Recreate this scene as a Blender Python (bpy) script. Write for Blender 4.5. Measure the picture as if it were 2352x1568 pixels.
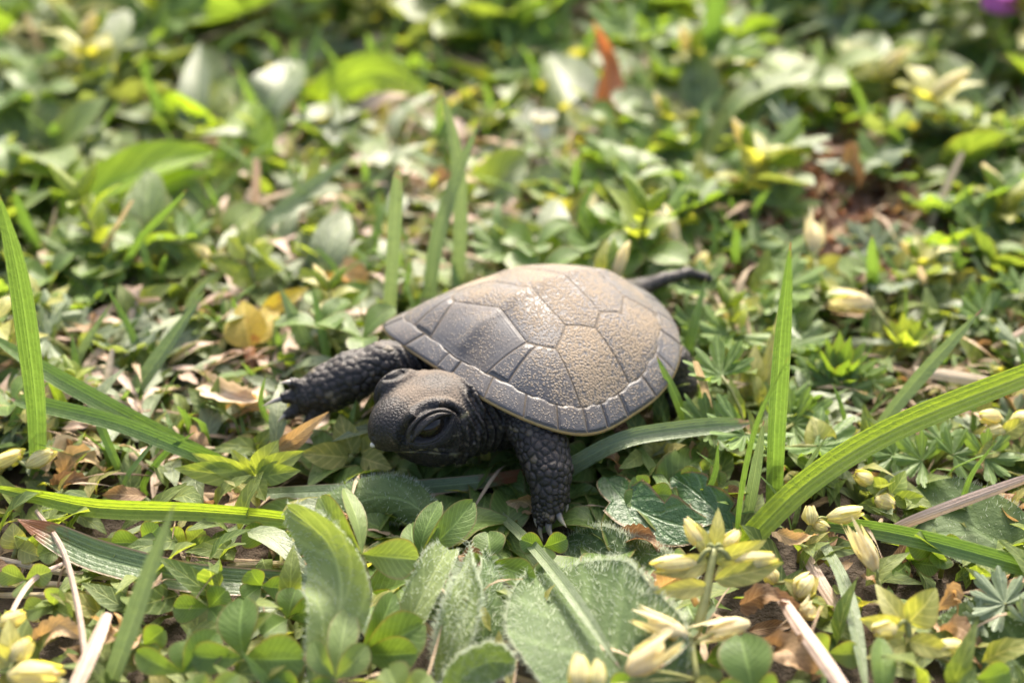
# Baby turtle crawling over a spring meadow floor.  1 unit = 1 centimetre.
import bpy, bmesh, math, random
import numpy as np
from mathutils import Vector, Matrix, kdtree

for o in list(bpy.data.objects):
    bpy.data.objects.remove(o, do_unlink=True)
SC = bpy.context.scene
COL = SC.collection
SC.unit_settings.system = 'METRIC'
SC.unit_settings.scale_length = 0.01
rng = np.random.default_rng(7)
random.seed(7)

# ------------------------------------------------------------------ camera
PITCH = math.radians(33.0)
CAM = np.array([0.0, -10.06, 7.74])
FPX = 1135.0                       # focal length in pixels of a 1024 px wide picture
cd = bpy.data.cameras.new('camera')
cam = bpy.data.objects.new('camera', cd)
COL.objects.link(cam)
cam.location = CAM
cam.rotation_euler = (math.pi / 2 - PITCH, 0, 0)
cd.sensor_width = 36.0
cd.lens = FPX / 1024.0 * 36.0
cd.clip_start = 0.05
cd.clip_end = 3000.0
cd.dof.use_dof = True
cd.dof.focus_distance = 10.7
cd.dof.aperture_fstop = 0.165
cd.dof.aperture_blades = 0
SC.camera = cam

# ------------------------------------------------------------------ sky and sun
SUN_EL = math.radians(46.0)
SUN_AZ = math.radians(8.0)         # clockwise from straight behind the turtle
w = bpy.data.worlds.new('World')
SC.world = w
w.use_nodes = True
wn = w.node_tree.nodes
sky = wn.new('ShaderNodeTexSky')
sky.sky_type = 'NISHITA'
sky.sun_disc = False
sky.sun_elevation = SUN_EL
sky.sun_rotation = SUN_AZ
sky.air_density = 0.7
sky.dust_density = 6.0
sky.ozone_density = 0.0
bgn = wn['Background']
bgn.inputs['Strength'].default_value = 0.15
w.node_tree.links.new(sky.outputs[0], bgn.inputs[0])
sl = bpy.data.lights.new('sun', 'SUN')
sl.energy = 2.3
sl.angle = math.radians(8.0)
sl.color = (1.0, 0.93, 0.80)
so = bpy.data.objects.new('sun', sl)
COL.objects.link(so)
sdir = Vector((math.sin(SUN_AZ) * math.cos(SUN_EL), math.cos(SUN_AZ) * math.cos(SUN_EL), math.sin(SUN_EL)))
so.rotation_euler = sdir.to_track_quat('Z', 'Y').to_euler()
so.location = (0, 60, 60)

SC.render.engine = 'CYCLES'
SC.view_settings.view_transform = 'Standard'
SC.view_settings.look = 'None'
SC.view_settings.gamma = 1.0
SC.view_settings.exposure = 1.66
SC.cycles.use_denoising = True
SC.cycles.max_bounces = 8
SC.cycles.diffuse_bounces = 4
SC.cycles.glossy_bounces = 3
SC.cycles.transmission_bounces = 5
SC.cycles.caustics_reflective = False
SC.cycles.caustics_refractive = False
SC.cycles.sample_clamp_indirect = 6.0

# ------------------------------------------------------------------ helpers: places
FW = np.array([0, math.cos(PITCH), -math.sin(PITCH)])
UP = np.array([0, math.sin(PITCH), math.cos(PITCH)])
RT = np.array([1.0, 0, 0])
TOCAM = -FW
FD = FPX * 2352 / 1024.0


def _ray(u, v):                      # u, v measured on a 2352 x 1568 print of the photograph
    return FW + RT * (u - 1176) / FD - UP * (v - 784) / FD


def A(u, v, z):                      # the place on the level z
    d = _ray(u, v)
    return CAM + d * ((z - CAM[2]) / d[2])


def AY(u, v, y):                     # the place on the upright plane y
    d = _ray(u, v)
    return CAM + d * ((y - CAM[1]) / d[1])


def cm(px, p):                       # size of px print pixels at a place
    return px * float((np.asarray(p) - CAM) @ FW) / FD


def nz(v):
    v = np.asarray(v, float)
    return v / (np.linalg.norm(v) + 1e-12)


# ------------------------------------------------------------------ helpers: objects
def mesh_obj(name, V, F, mat, parent=None, uv=None, tint=None, origin=None, smooth=True, attrs=None):
    me = bpy.data.meshes.new(name)
    V = np.asarray(V, float)
    if origin is not None:
        V = V - np.asarray(origin)
    me.from_pydata(V.tolist(), [], F if isinstance(F, list) else F.tolist())
    if uv is not None:
        lay = me.uv_layers.new(name='UVMap')
        vi = np.empty(len(me.loops), np.int32)
        me.loops.foreach_get('vertex_index', vi)
        lay.data.foreach_set('uv', np.asarray(uv, np.float32)[vi].ravel())
    if tint is not None:
        a = me.attributes.new('tint', 'FLOAT', 'POINT')
        a.data.foreach_set('value', np.broadcast_to(np.asarray(tint, np.float32), (len(V),)).copy())
    for k, arr in (attrs or {}).items():
        a = me.attributes.new(k, 'FLOAT', 'POINT')
        a.data.foreach_set('value', np.asarray(arr, np.float32))
    if smooth:
        me.polygons.foreach_set('use_smooth', np.ones(len(me.polygons), bool))
    me.materials.append(mat)
    ob = bpy.data.objects.new(name, me)
    COL.objects.link(ob)
    if origin is not None and parent is None:
        ob.location = tuple(origin)
    if parent is not None:
        ob.parent = parent
    return ob


def tag(o, label=None, cat=None, group=None, kind=None):
    if label: o['label'] = label
    if cat: o['category'] = cat
    if group: o['group'] = group
    if kind: o['kind'] = kind
    return o


def thing(name, loc, label, cat, group=None):
    o = bpy.data.objects.new(name, None)
    o.empty_display_size = 0.1
    o.location = tuple(loc)
    COL.objects.link(o)
    return tag(o, label, cat, group)


def copy_tree(o, parent=None):
    c = o.copy()
    COL.objects.link(c)
    c.parent = parent
    for ch in o.children:
        copy_tree(ch, c)
    return c


# ------------------------------------------------------------------ helpers: leaf shapes
def spline(P, n):
    P = np.asarray(P, float)
    if len(P) == 2:
        t = np.linspace(0, 1, n)[:, None]
        return P[0] * (1 - t) + P[1] * t
    Q = np.vstack([2 * P[0] - P[1], P, 2 * P[-1] - P[-2]])
    seg = np.linspace(0, len(P) - 1, n)
    i = np.minimum(seg.astype(int), len(P) - 2)
    t = (seg - i)[:, None]
    a, b, c, d = Q[i], Q[i + 1], Q[i + 2], Q[i + 3]
    return .5 * (2 * b + (c - a) * t + (2 * a - 5 * b + 4 * c - d) * t * t + (3 * b - a - 3 * c + d) * t ** 3)


def p_blade(t):     return np.clip(np.minimum(.75 + .5 * t, 1) * (1 - np.clip((t - .55) / .45, 0, 1) ** 2.2), .03, 1)
def p_round(t):     return np.clip(np.minimum(.9 + t, 1) * np.sqrt(np.clip(1 - np.clip((t - .82) / .18, 0, 1) ** 2, 0, 1)), .04, 1)
def p_ovate(t):     return np.clip(np.sin(np.pi * np.clip(t, 0, 1) ** .72) ** .85 * (1 - .25 * t), .03, 1)
def p_obov(t):      return np.clip(np.sin(np.pi * np.clip(t * .985, 0, 1) ** 1.45) ** .72, .04, 1)
def p_lance(t):     return np.clip(np.sin(np.pi * np.clip(t, 0, 1) ** .85) ** 1.15, .03, 1)
def p_broad(t):     return np.clip(.12 + np.sin(np.pi * np.clip(t, 0, 1) ** 1.15) ** .8, .04, 1)
def p_strip(t):     return np.clip(1 - .35 * np.abs(2 * t - 1) ** 3, .04, 1)


def ribbon(pts, width, prof=p_blade, nrm=(0, 0, 1), fold=.25, nt=14, ns=5, twist=0., wave=0., curl=0., serr=0., notch=0., seed=0):
    """leaf sheet along a centre line; fold = V shape, curl = rounded trough, wave = uneven surface"""
    C = spline(pts, nt)
    T = np.gradient(C, axis=0)
    T /= np.linalg.norm(T, axis=1)[:, None] + 1e-9
    t = np.linspace(0, 1, nt)
    N = np.broadcast_to(nz(nrm), C.shape)
    S = np.cross(T, N)
    S /= np.linalg.norm(S, axis=1)[:, None] + 1e-9
    N = np.cross(S, T)
    if twist:
        a = twist * (t - .3)[:, None]
        S, N = S * np.cos(a) + N * np.sin(a), N * np.cos(a) - S * np.sin(a)
    half = width * .5 * prof(t)
    if serr:
        half = half * (1 + serr * np.sin(t * 55 + seed))
    s = np.linspace(-1, 1, ns)
    sa = np.abs(s)
    r = np.random.default_rng(seed + 11)
    f1, f2, f3 = r.uniform(0, 6.28, 3)
    k1, k2 = r.uniform(5, 11, 2)
    hgt = (fold * sa + curl * sa ** 2)[None, :] * half[:, None]
    if wave:
        hgt = hgt + wave * width * (np.sin(k1 * t + f1)[:, None] * (s * 1.0)[None] + .7 * np.sin(k2 * t + f2)[:, None] * (sa ** 2)[None] + .4 * np.sin(15 * t + f3)[:, None] * (s ** 3)[None])
    V = C[:, None] + S[:, None] * (s[None, :, None] * half[:, None, None]) + N[:, None] * hgt[:, :, None]
    if notch:
        V = V - T[:, None] * (notch * width * ((1 - sa)[None, :] * (t ** 9)[:, None]))[:, :, None]
    idx = np.arange(nt * ns).reshape(nt, ns)
    F = np.stack([idx[:-1, :-1], idx[:-1, 1:], idx[1:, 1:], idx[1:, :-1]], -1).reshape(-1, 4)
    uv = np.stack(np.broadcast_arrays((s * .5 + .5)[None, :], t[:, None]), -1).reshape(-1, 2)
    return V.reshape(-1, 3), F, uv


def tube(pts, radii, n=6, nt=None):
    nt = nt or max(4, len(pts) * 3)
    C = spline(pts, nt)
    R = np.interp(np.linspace(0, 1, nt), np.linspace(0, 1, len(radii)), radii)
    T = np.gradient(C, axis=0)
    T /= np.linalg.norm(T, axis=1)[:, None] + 1e-9
    h = np.where(np.abs(T[:, 2:3]) > .9, np.array([[1., 0, 0]]), np.array([[0, 0, 1.]]))
    S = np.cross(T, h); S /= np.linalg.norm(S, axis=1)[:, None]
    N = np.cross(S, T)
    a = np.linspace(0, 2 * np.pi, n, endpoint=False)
    V = C[:, None] + R[:, None, None] * (S[:, None] * np.cos(a)[None, :, None] + N[:, None] * np.sin(a)[None, :, None])
    idx = np.arange(nt * n).reshape(nt, n)
    nx = np.roll(idx, -1, 1)
    F = np.stack([idx[:-1], nx[:-1], nx[1:], idx[1:]], -1).reshape(-1, 4).tolist()
    F.append(idx[0, ::-1].tolist()); F.append(idx[-1].tolist())
    uv = np.stack(np.broadcast_arrays((a / 6.283)[None, :], np.linspace(0, 1, nt)[:, None]), -1).reshape(-1, 2)
    return V.reshape(-1, 3), F, uv


def palmate(R, lobes=5, depth=.5, teeth=3, cup=.25, spread=2.3, seed=0, nr=6):
    """lobed hand-shaped leaf, stalk at the origin, pointing to +Y, facing +Z"""
    r = np.random.default_rng(seed)
    na = lobes * 12 + 1
    a = np.linspace(-spread, spread, na)
    ph = (a + spread) / (2 * spread) * lobes
    fr = ph - np.floor(ph)
    lob = np.clip(np.sin(np.pi * fr), 0, 1) ** .55
    tth = np.abs(np.sin(np.pi * fr * teeth)) ** .6
    rad = R * (1 - depth + depth * lob) * (.86 + .14 * tth) * (1 - .12 * np.abs(a / spread))
    rad = rad * (1 + .08 * np.sin(np.floor(np.clip(ph, 0, lobes - .01)) * 2.1 + r.uniform(0, 6)))
    k = np.linspace(0.02, 1, nr)
    x = k[:, None] * rad[None] * np.sin(a)[None]
    y = k[:, None] * rad[None] * np.cos(a)[None]
    z = R * (cup * (k[:, None] ** 2) * (1 + .3 * np.sin(2 * a + r.uniform(0, 6)))[None] - .10 * k[:, None] * np.cos(2 * np.pi * fr)[None] - .12 * (k[:, None] ** 3))
    V = np.stack(np.broadcast_arrays(x, y, z), -1).reshape(-1, 3)
    idx = np.arange(nr * na).reshape(nr, na)
    F = np.stack([idx[:-1, :-1], idx[1:, :-1], idx[1:, 1:], idx[:-1, 1:]], -1).reshape(-1, 4)
    uv = np.stack(np.broadcast_arrays(fr[None, :], k[:, None]), -1).reshape(-1, 2)
    return V, F, uv


def frame(base, fwd, up):
    f = nz(fwd)
    r = nz(np.cross(f, up)); u = np.cross(r, f)
    return np.stack([r, f, u], 1), np.asarray(base, float)


def put(V, base, fwd, up):
    M, b = frame(base, fwd, up)
    return V @ M.T + b


class Bag:
    """gathers many small sheets into one mesh"""
    def __init__(s): s.V, s.F, s.U, s.T, s.n = [], [], [], [], 0
    def add(s, vfu, tint=0.):
        V, F, U = vfu
        s.V.append(V); s.U.append(U); s.T.append(np.full(len(V), tint))
        s.F += (np.asarray(F) + s.n).tolist() if not isinstance(F, list) else [[i + s.n for i in f] for f in F]
        s.n += len(V)
    def build(s, name, mat, parent=None, origin=None):
        return mesh_obj(name, np.vstack(s.V), s.F, mat, parent, np.vstack(s.U), np.concatenate(s.T), origin)


# ------------------------------------------------------------------ materials
class NT:
    def __init__(s, name):
        s.m = bpy.data.materials.new(name); s.m.use_nodes = True
        s.t = s.m.node_tree; s.t.nodes.clear()
        s.out = s.n('ShaderNodeOutputMaterial')
    def n(s, kind, **kw):
        nd = s.t.nodes.new(kind)
        for k, v in kw.items(): setattr(nd, k, v)
        return nd
    def L(s, a, b): s.t.links.new(a, b)
    def val(s, sock, v):
        if hasattr(v, 'is_linked') or isinstance(v, bpy.types.NodeSocket): s.L(v, sock)
        else: sock.default_value = v
    def math(s, op, a, b=0., c=0.):
        nd = s.n('ShaderNodeMath', operation=op)
        for i, x in enumerate((a, b, c)): s.val(nd.inputs[i], x)
        return nd.outputs[0]
    def mix(s, f, a, b, blend='MIX'):
        nd = s.n('ShaderNodeMix', data_type='RGBA', blend_type=blend)
        s.val(nd.inputs[0], f)
        for i, x in ((6, a), (7, b)):
            if isinstance(x, tuple): nd.inputs[i].default_value = (*x[:3], 1)
            else: s.L(x, nd.inputs[i])
        return nd.outputs[2]
    def ramp(s, f, lo, hi):
        nd = s.n('ShaderNodeMapRange', interpolation_type='SMOOTHSTEP')
        s.val(nd.inputs[0], f); nd.inputs[1].default_value = lo; nd.inputs[2].default_value = hi
        return nd.outputs[0]
    def noise(s, scale, detail=3., vec=None, rough=.55):
        nd = s.n('ShaderNodeTexNoise'); nd.inputs['Scale'].default_value = scale
        nd.inputs['Detail'].default_value = detail; nd.inputs['Roughness'].default_value = rough
        s.L(vec if vec is not None else s.n('ShaderNodeNewGeometry').outputs['Position'], nd.inputs['Vector'])
        return nd.outputs[0]
    def attr(s, name):
        return s.n('ShaderNodeAttribute', attribute_name=name).outputs['Fac']
    def bump(s, h, strength, dist):
        nd = s.n('ShaderNodeBump'); nd.inputs['Strength'].default_value = strength
        nd.inputs['Distance'].default_value = dist; s.L(h, nd.inputs['Height'])
        return nd.outputs[0]


def soft(c):                         # leaf greens are never pure: a little grey and warmth
    g = .3 * c[0] + .6 * c[1] + .1 * c[2]
    if c[1] <= c[0]: return c
    return (min(1, (c[0] * .86 + g * .14) * 1.17), c[1] * .86 + g * .14, c[2] * .88 + g * .14)


def leaf_mat(name, ca, cb, trans=.45, tcol=None, rough=.42, spec=.45, vein='pinnate', nveins=9, edge=None, tip=None, blotch=None, bump=.5, sheen=0., tsat=(1.5, 1.45, .35)):
    ca, cb = soft(ca), soft(cb)
    k = NT(name)
    uvn = k.n('ShaderNodeUVMap', uv_map='UVMap')
    sp = k.n('ShaderNodeSeparateXYZ'); k.L(uvn.outputs[0], sp.inputs[0])
    u, v = sp.outputs[0], sp.outputs[1]
    rnd = k.math('FRACT', k.math('ADD', k.n('ShaderNodeObjectInfo').outputs['Random'], k.attr('tint')))
    nz1 = k.noise(2.3, 2.); nz2 = k.noise(14., 4.); nz3 = k.noise(70., 2.)
    f = k.math('ADD', k.math('MULTIPLY', rnd, .75), k.math('MULTIPLY', k.math('SUBTRACT', nz1, .5), .9))
    col = k.mix(f, ca, cb)
    col = k.mix(k.math('MULTIPLY', k.ramp(nz2, .45, .75), .35), col, tuple(c * .6 for c in ca))
    s = k.math('ABSOLUTE', k.math('SUBTRACT', k.math('MULTIPLY', u, 2.), 1.))
    if vein == 'parallel':
        wv = k.math('SINE', k.math('MULTIPLY', u, nveins * 6.283))
        vm = k.math('MULTIPLY', k.ramp(wv, -.2, 1.), .4)
        mid = k.ramp(s, .13, .03)
    elif vein == 'pinnate':
        wv = k.math('SINE', k.math('MULTIPLY', k.math('SUBTRACT', v, k.math('MULTIPLY', s, .28)), nveins * 6.283))
        vm = k.math('MULTIPLY', k.ramp(wv, .55, 1.), .45)
        mid = k.ramp(s, .10, .02)
    else:
        vm = k.math('MULTIPLY', nz3, .25); mid = k.ramp(s, .16, .02) if vein == 'lobe' else k.math('MULTIPLY', nz3, 0.)
    vein_f = k.math('MAXIMUM', k.math('MULTIPLY', vm, .6), k.math('MULTIPLY', mid, .55))
    col = k.mix(vein_f, col, tuple(min(1, c * 1.55 + .02) for c in cb))
    if edge:
        col = k.mix(k.math('MULTIPLY', k.ramp(s, .84, .99), .8), col, edge)
    if tip:
        tn = k.math('ADD', v, k.math('MULTIPLY', k.math('SUBTRACT', nz2, .5), .25))
        col = k.mix(k.ramp(tn, tip[1], tip[2]), col, tip[0])
    if blotch:
        col = k.mix(k.math('MULTIPLY', k.ramp(k.noise(blotch[1], 4.), blotch[2], blotch[2] + .12), .9), col, blotch[0])
    h = k.math('ADD', k.math('MULTIPLY', vein_f, -.5), k.math('ADD', k.math('MULTIPLY', nz2, .8), k.math('MULTIPLY', nz3, .25)))
    bmp = k.bump(h, bump, .03)
    p = k.n('ShaderNodeBsdfPrincipled')
    k.L(col, p.inputs['Base Color'])
    rr = k.math('ADD', rough - .08, k.math('MULTIPLY', nz2, .2)); k.L(rr, p.inputs['Roughness'])
    p.inputs['Specular IOR Level'].default_value = spec
    p.inputs['Sheen Weight'].default_value = sheen
    p.inputs['Sheen Roughness'].default_value = .4
    k.L(bmp, p.inputs['Normal'])
    tr = k.n('ShaderNodeBsdfTranslucent')
    tc = k.mix(1., col, tsat, 'MULTIPLY')
    if tcol: tc = k.mix(.6, tc, tcol)
    k.L(tc, tr.inputs[0]); k.L(bmp, tr.inputs['Normal'])
    mx = k.n('ShaderNodeMixShader'); mx.inputs[0].default_value = trans
    k.L(p.outputs[0], mx.inputs[1]); k.L(tr.outputs[0], mx.inputs[2])
    k.L(mx.outputs[0], k.out.inputs[0])
    return k.m


M = {}
M['grass'] = leaf_mat('grass', (.095, .21, .03), (.15, .29, .05), .32, vein='parallel', nveins=6, rough=.38, spec=.5, tip=((.30, .16, .12), .95, 1.02), edge=(.2, .28, .1), blotch=((.30, .25, .11), 7., .70), tsat=(1.15, 1.25, .5), bump=.8)
M['grass_bright'] = leaf_mat('grass_bright', (.15, .29, .02), (.22, .37, .035), .5, vein='parallel', nveins=5, rough=.4, spec=.45, blotch=((.36, .34, .10), 6., .68), bump=.8)
M['grass_blue'] = leaf_mat('grass_blue', (.12, .21, .085), (.18, .28, .115), .32, vein='parallel', nveins=7, rough=.36, spec=.6, tip=((.32, .2, .16), .94, 1.02), blotch=((.30, .26, .13), 8., .70), tsat=(1.05, 1.15, .65), bump=.8)
M['grass_brown_tip'] = leaf_mat('grass_brown_tip', (.07, .15, .05), (.11, .2, .06), .3, vein='parallel', nveins=7, rough=.33, spec=.65, tip=((.22, .09, .035), .72, .86), edge=(.32, .2, .14))
M['straw'] = leaf_mat('straw', (.46, .36, .24), (.60, .50, .36), .25, vein='parallel', nveins=4, rough=.5, spec=.35, tsat=(1.1, 1., .8))
M['straw_pink'] = leaf_mat('straw_pink', (.42, .30, .22), (.54, .42, .33), .2, vein='parallel', nveins=4, rough=.45, spec=.4, tsat=(1.1, 1., .85))
M['dead'] = leaf_mat('dead', (.22, .13, .065), (.42, .29, .16), .3, vein='pinnate', rough=.5, spec=.35, blotch=((.10, .045, .02), 9., .6), tsat=(1.2, 1., .7))
M['dead_gold'] = leaf_mat('dead_gold', (.42, .28, .13), (.58, .43, .24), .35, vein='pinnate', rough=.5, tsat=(1.2, 1., .6))
M['yellow'] = leaf_mat('yellow', (.42, .36, .06), (.55, .42, .09), .5, vein='pinnate', rough=.45, blotch=((.40, .18, .05), 5., .6), tsat=(1.25, 1.15, .4))
M['clover'] = leaf_mat('clover', (.085, .19, .028), (.14, .27, .045), .45, vein='pinnate', nveins=10, rough=.42, edge=(.20, .17, .07), bump=.35)
M['clover_pale'] = leaf_mat('clover_pale', (.14, .25, .06), (.2, .33, .085), .48, vein='pinnate', nveins=9, rough=.45, edge=(.24, .2, .1), bump=.35)
M['hairy'] = leaf_mat('hairy', (.075, .16, .045), (.12, .22, .065), .36, vein='pinnate', nveins=5, rough=.55, spec=.3, sheen=.12, bump=.6)
M['hairy_pale'] = leaf_mat('hairy_pale', (.16, .27, .08), (.21, .32, .11), .4, vein='pinnate', nveins=5, rough=.55, spec=.3, sheen=.2, bump=.5)
M['chick'] = leaf_mat('chick', (.29, .37, .08), (.43, .49, .16), .52, vein='pinnate', nveins=5, rough=.42, edge=(.34, .3, .1), bump=.3)
M['chick_green'] = leaf_mat('chick_green', (.17, .29, .045), (.28, .39, .07), .5, vein='pinnate', nveins=5, rough=.42, bump=.3)
M['bud'] = leaf_mat('bud', (.46, .52, .22), (.62, .64, .36), .45, vein='parallel', nveins=3, rough=.45, spec=.4, tip=((.36, .22, .2), .9, 1.05), bump=.3)
M['petal_dry'] = leaf_mat('petal_dry', (.72, .62, .36), (.82, .74, .48), .45, vein='parallel', nveins=3, rough=.5, tsat=(1.1, 1.05, .6), bump=.3)
M['crane'] = leaf_mat('crane', (.09, .2, .04), (.16, .3, .065), .45, vein='lobe', rough=.42, spec=.5, bump=.6)
M['crane_grey'] = leaf_mat('crane_grey', (.13, .22, .11), (.19, .29, .15), .33, vein='lobe', rough=.42, spec=.5, sheen=.4, bump=.6)
M['crane_red'] = leaf_mat('crane_red', (.15, .055, .035), (.2, .09, .05), .3, vein='lobe', rough=.42, tsat=(1.4, .8, .5))
M['broad'] = leaf_mat('broad', (.10, .19, .05), (.17, .28, .065), .42, vein='pinnate', nveins=6, rough=.33, spec=.6, bump=.7, edge=(.25, .27, .1))
M['broad_bright'] = leaf_mat('broad_bright', (.17, .34, .015), (.24, .42, .025), .55, vein='pinnate', nveins=6, rough=.36, spec=.5, bump=.6)
M['broad_grey'] = leaf_mat('broad_grey', (.13, .21, .10), (.21, .30, .15), .34, vein='pinnate', nveins=6, rough=.42, spec=.6, bump=.6)
M['toothed'] = leaf_mat('toothed', (.04, .13, .03), (.07, .18, .04), .3, vein='pinnate', nveins=5, rough=.28, spec=.7, bump=.9, edge=(.22, .12, .05))
M['orange'] = leaf_mat('orange', (.44, .17, .07), (.52, .24, .10), .45, vein='pinnate', rough=.45, tsat=(1.3, .9, .5))
M['pink'] = leaf_mat('pink', (.55, .16, .60), (.65, .25, .70), .4, vein='none', rough=.5, tsat=(1.1, .9, 1.1))
M['petal_white'] = leaf_mat('petal_white', (.75, .72, .58), (.85, .83, .72), .4, vein='parallel', nveins=3, rough=.5, tsat=(1., 1., .8), bump=.3)
M['dead_red'] = leaf_mat('dead_red', (.15, .08, .055), (.34, .22, .145), .3, vein='pinnate', rough=.55, spec=.3, tsat=(1.2, .9, .6))
M['stem'] = leaf_mat('stem', (.20, .27, .06), (.28, .33, .10), .25, vein='none', rough=.45, bump=.3)
M['stem_red'] = leaf_mat('stem_red', (.28, .12, .06), (.36, .18, .09), .2, vein='none', rough=.45, bump=.3)
M['mixleaf'] = leaf_mat('mixleaf', (.09, .18, .04), (.22, .32, .08), .5, vein='pinnate', nveins=5, rough=.52, spec=.35)
M['mixyellow'] = leaf_mat('mixyellow', (.22, .3, .06), (.42, .44, .15), .52, vein='pinnate', nveins=5, rough=.52, spec=.35)
M['mixlitter'] = leaf_mat('mixlitter', (.24, .15, .085), (.56, .46, .31), .25, vein='parallel', rough=.5, spec=.35, tsat=(1.1, 1., .7))


def hair_mat():
    k = NT('leaf_hair')
    p = k.n('ShaderNodeBsdfPrincipled'); p.inputs['Base Color'].default_value = (.5, .56, .42, 1)
    p.inputs['Roughness'].default_value = .35
    tr = k.n('ShaderNodeBsdfTranslucent'); tr.inputs[0].default_value = (.6, .66, .5, 1)
    mx = k.n('ShaderNodeMixShader'); mx.inputs[0].default_value = .5
    k.L(p.outputs[0], mx.inputs[1]); k.L(tr.outputs[0], mx.inputs[2]); k.L(mx.outputs[0], k.out.inputs[0])
    return k.m


def soil_mat():
    k = NT('soil')
    n1 = k.noise(1.2, 5.); n2 = k.noise(9., 6.); n3 = k.noise(40., 3.)
    c = k.mix(n2, (.028, .020, .013), (.10, .07, .045))
    c = k.mix(k.math('MULTIPLY', k.ramp(n1, .5, .7), .5), c, (.10, .055, .03))
    p = k.n('ShaderNodeBsdfPrincipled'); k.L(c, p.inputs['Base Color'])
    p.inputs['Roughness'].default_value = .85
    k.L(k.bump(k.math('ADD', n2, k.math('MULTIPLY', n3, .4)), 1., .15), p.inputs['Normal'])
    k.L(p.outputs[0], k.out.inputs[0])
    return k.m


def scute_mat():
    k = NT('dusty_scute')
    uvn = k.n('ShaderNodeUVMap', uv_map='UVMap')
    sp = k.n('ShaderNodeSeparateXYZ'); k.L(uvn.outputs[0], sp.inputs[0])
    f = sp.outputs[0]                                     # 0 at the middle, 1 on the seam
    oc = k.n('ShaderNodeTexCoord').outputs['Object']
    dust = k.n('ShaderNodeSeparateColor'); k.L(k.n('ShaderNodeObjectInfo').outputs['Color'], dust.inputs[0])
    g1 = k.noise(34., 3., oc, .6); g2 = k.noise(85., 3., oc, .65); big = k.noise(2.2, 3., oc)
    vo = k.n('ShaderNodeTexVoronoi', feature='F1'); vo.inputs['Scale'].default_value = 40.; k.L(oc, vo.inputs['Vector'])
    grain = k.math('SUBTRACT', k.math('ADD', k.math('MULTIPLY', g1, .30), k.math('ADD', .47, k.math('MULTIPLY', g2, .45))), k.math('MULTIPLY', vo.outputs['Distance'], .85))
    lvl = k.math('ADD', dust.outputs[0], k.math('MULTIPLY', k.math('SUBTRACT', big, .5), .75))
    lvl = k.math('SUBTRACT', lvl, k.math('MULTIPLY', k.ramp(f, .55, .9), .16))
    lvl = k.math('ADD', lvl, k.math('MULTIPLY', k.ramp(f, .94, .99), .15))
    m = k.ramp(k.math('ADD', k.math('SUBTRACT', grain, .72), k.math('MULTIPLY', lvl, .62)), -.10, .26)
    slate = k.mix(g1, (.052, .053, .057), (.108, .107, .108))
    slate = k.mix(k.math('MULTIPLY', k.ramp(k.math('ADD', big, k.math('MULTIPLY', g1, .3)), .5, .9), .35), slate, (.145, .112, .075))
    slate = k.mix(k.math('MULTIPLY', k.ramp(f, .8, .97), .25), slate, (.16, .145, .125))
    sand = k.mix(g2, (.18, .133, .08), (.42, .33, .22))
    col = k.mix(k.math('MULTIPLY', m, .72), slate, sand)
    rings = k.math('MULTIPLY', k.math('SINE', k.math('MULTIPLY', f, 60.)), k.ramp(f, .6, .85))
    h = k.math('ADD', k.math('ADD', k.math('MULTIPLY', m, .55), k.math('MULTIPLY', k.math('MULTIPLY', grain, m), 1.6)), k.math('ADD', k.math('MULTIPLY', g1, .25), k.math('MULTIPLY', rings, .05)))
    p = k.n('ShaderNodeBsdfPrincipled'); k.L(col, p.inputs['Base Color'])
    k.L(k.math('ADD', .40, k.math('MULTIPLY', m, .42)), p.inputs['Roughness'])
    p.inputs['Specular IOR Level'].default_value = .38
    k.L(k.bump(h, .45, .02), p.inputs['Normal'])
    k.L(p.outputs[0], k.out.inputs[0])
    return k.m


def skin_mat():
    k = NT('turtle_skin')
    gr = k.attr('groove'); rn = k.attr('scale_random'); du = k.attr('dust'); pal = k.attr('pale')
    oc = k.n('ShaderNodeTexCoord').outputs['Object']
    n1 = k.noise(12., 4., oc); n2 = k.noise(55., 4., oc, .65)
    base = k.mix(rn, (.011, .010, .009), (.052, .043, .036))
    base = k.mix(k.math('MULTIPLY', k.ramp(rn, .86, .98), .35), base, (.2, .155, .10))
    base = k.mix(k.math('MULTIPLY', k.ramp(n1, .45, .75), .4), base, (.06, .05, .04))
    col = k.mix(gr, (.006, .0055, .005), base)
    dm = k.ramp(k.math('ADD', k.math('MULTIPLY', n2, .8), k.math('SUBTRACT', k.math('MULTIPLY', du, 1.1), .75)), -.12, .3)
    col = k.mix(k.math('MULTIPLY', dm, .8), col, k.mix(n2, (.07, .055, .042), (.26, .205, .15)))
    col = k.mix(pal, col, (.42, .36, .18))
    p = k.n('ShaderNodeBsdfPrincipled'); k.L(col, p.inputs['Base Color'])
    k.L(k.math('ADD', .36, k.math('MULTIPLY', dm, .4)), p.inputs['Roughness'])
    p.inputs['Specular IOR Level'].default_value = .38
    h = k.math('ADD', k.math('MULTIPLY', n2, .9), k.math('MULTIPLY', gr, .25))
    k.L(k.bump(h, .6, .02), p.inputs['Normal'])
    k.L(p.outputs[0], k.out.inputs[0])
    return k.m


def plain_mat(name, c1, c2, rough=.45, scale=20., spec=.5, bump=.3):
    k = NT(name)
    oc = k.n('ShaderNodeTexCoord').outputs['Object']
    n = k.noise(scale, 4., oc)
    p = k.n('ShaderNodeBsdfPrincipled'); k.L(k.mix(n, c1, c2), p.inputs['Base Color'])
    p.inputs['Roughness'].default_value = rough; p.inputs['Specular IOR Level'].default_value = spec
    k.L(k.bump(n, bump, .02), p.inputs['Normal'])
    k.L(p.outputs[0], k.out.inputs[0])
    return k.m


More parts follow.
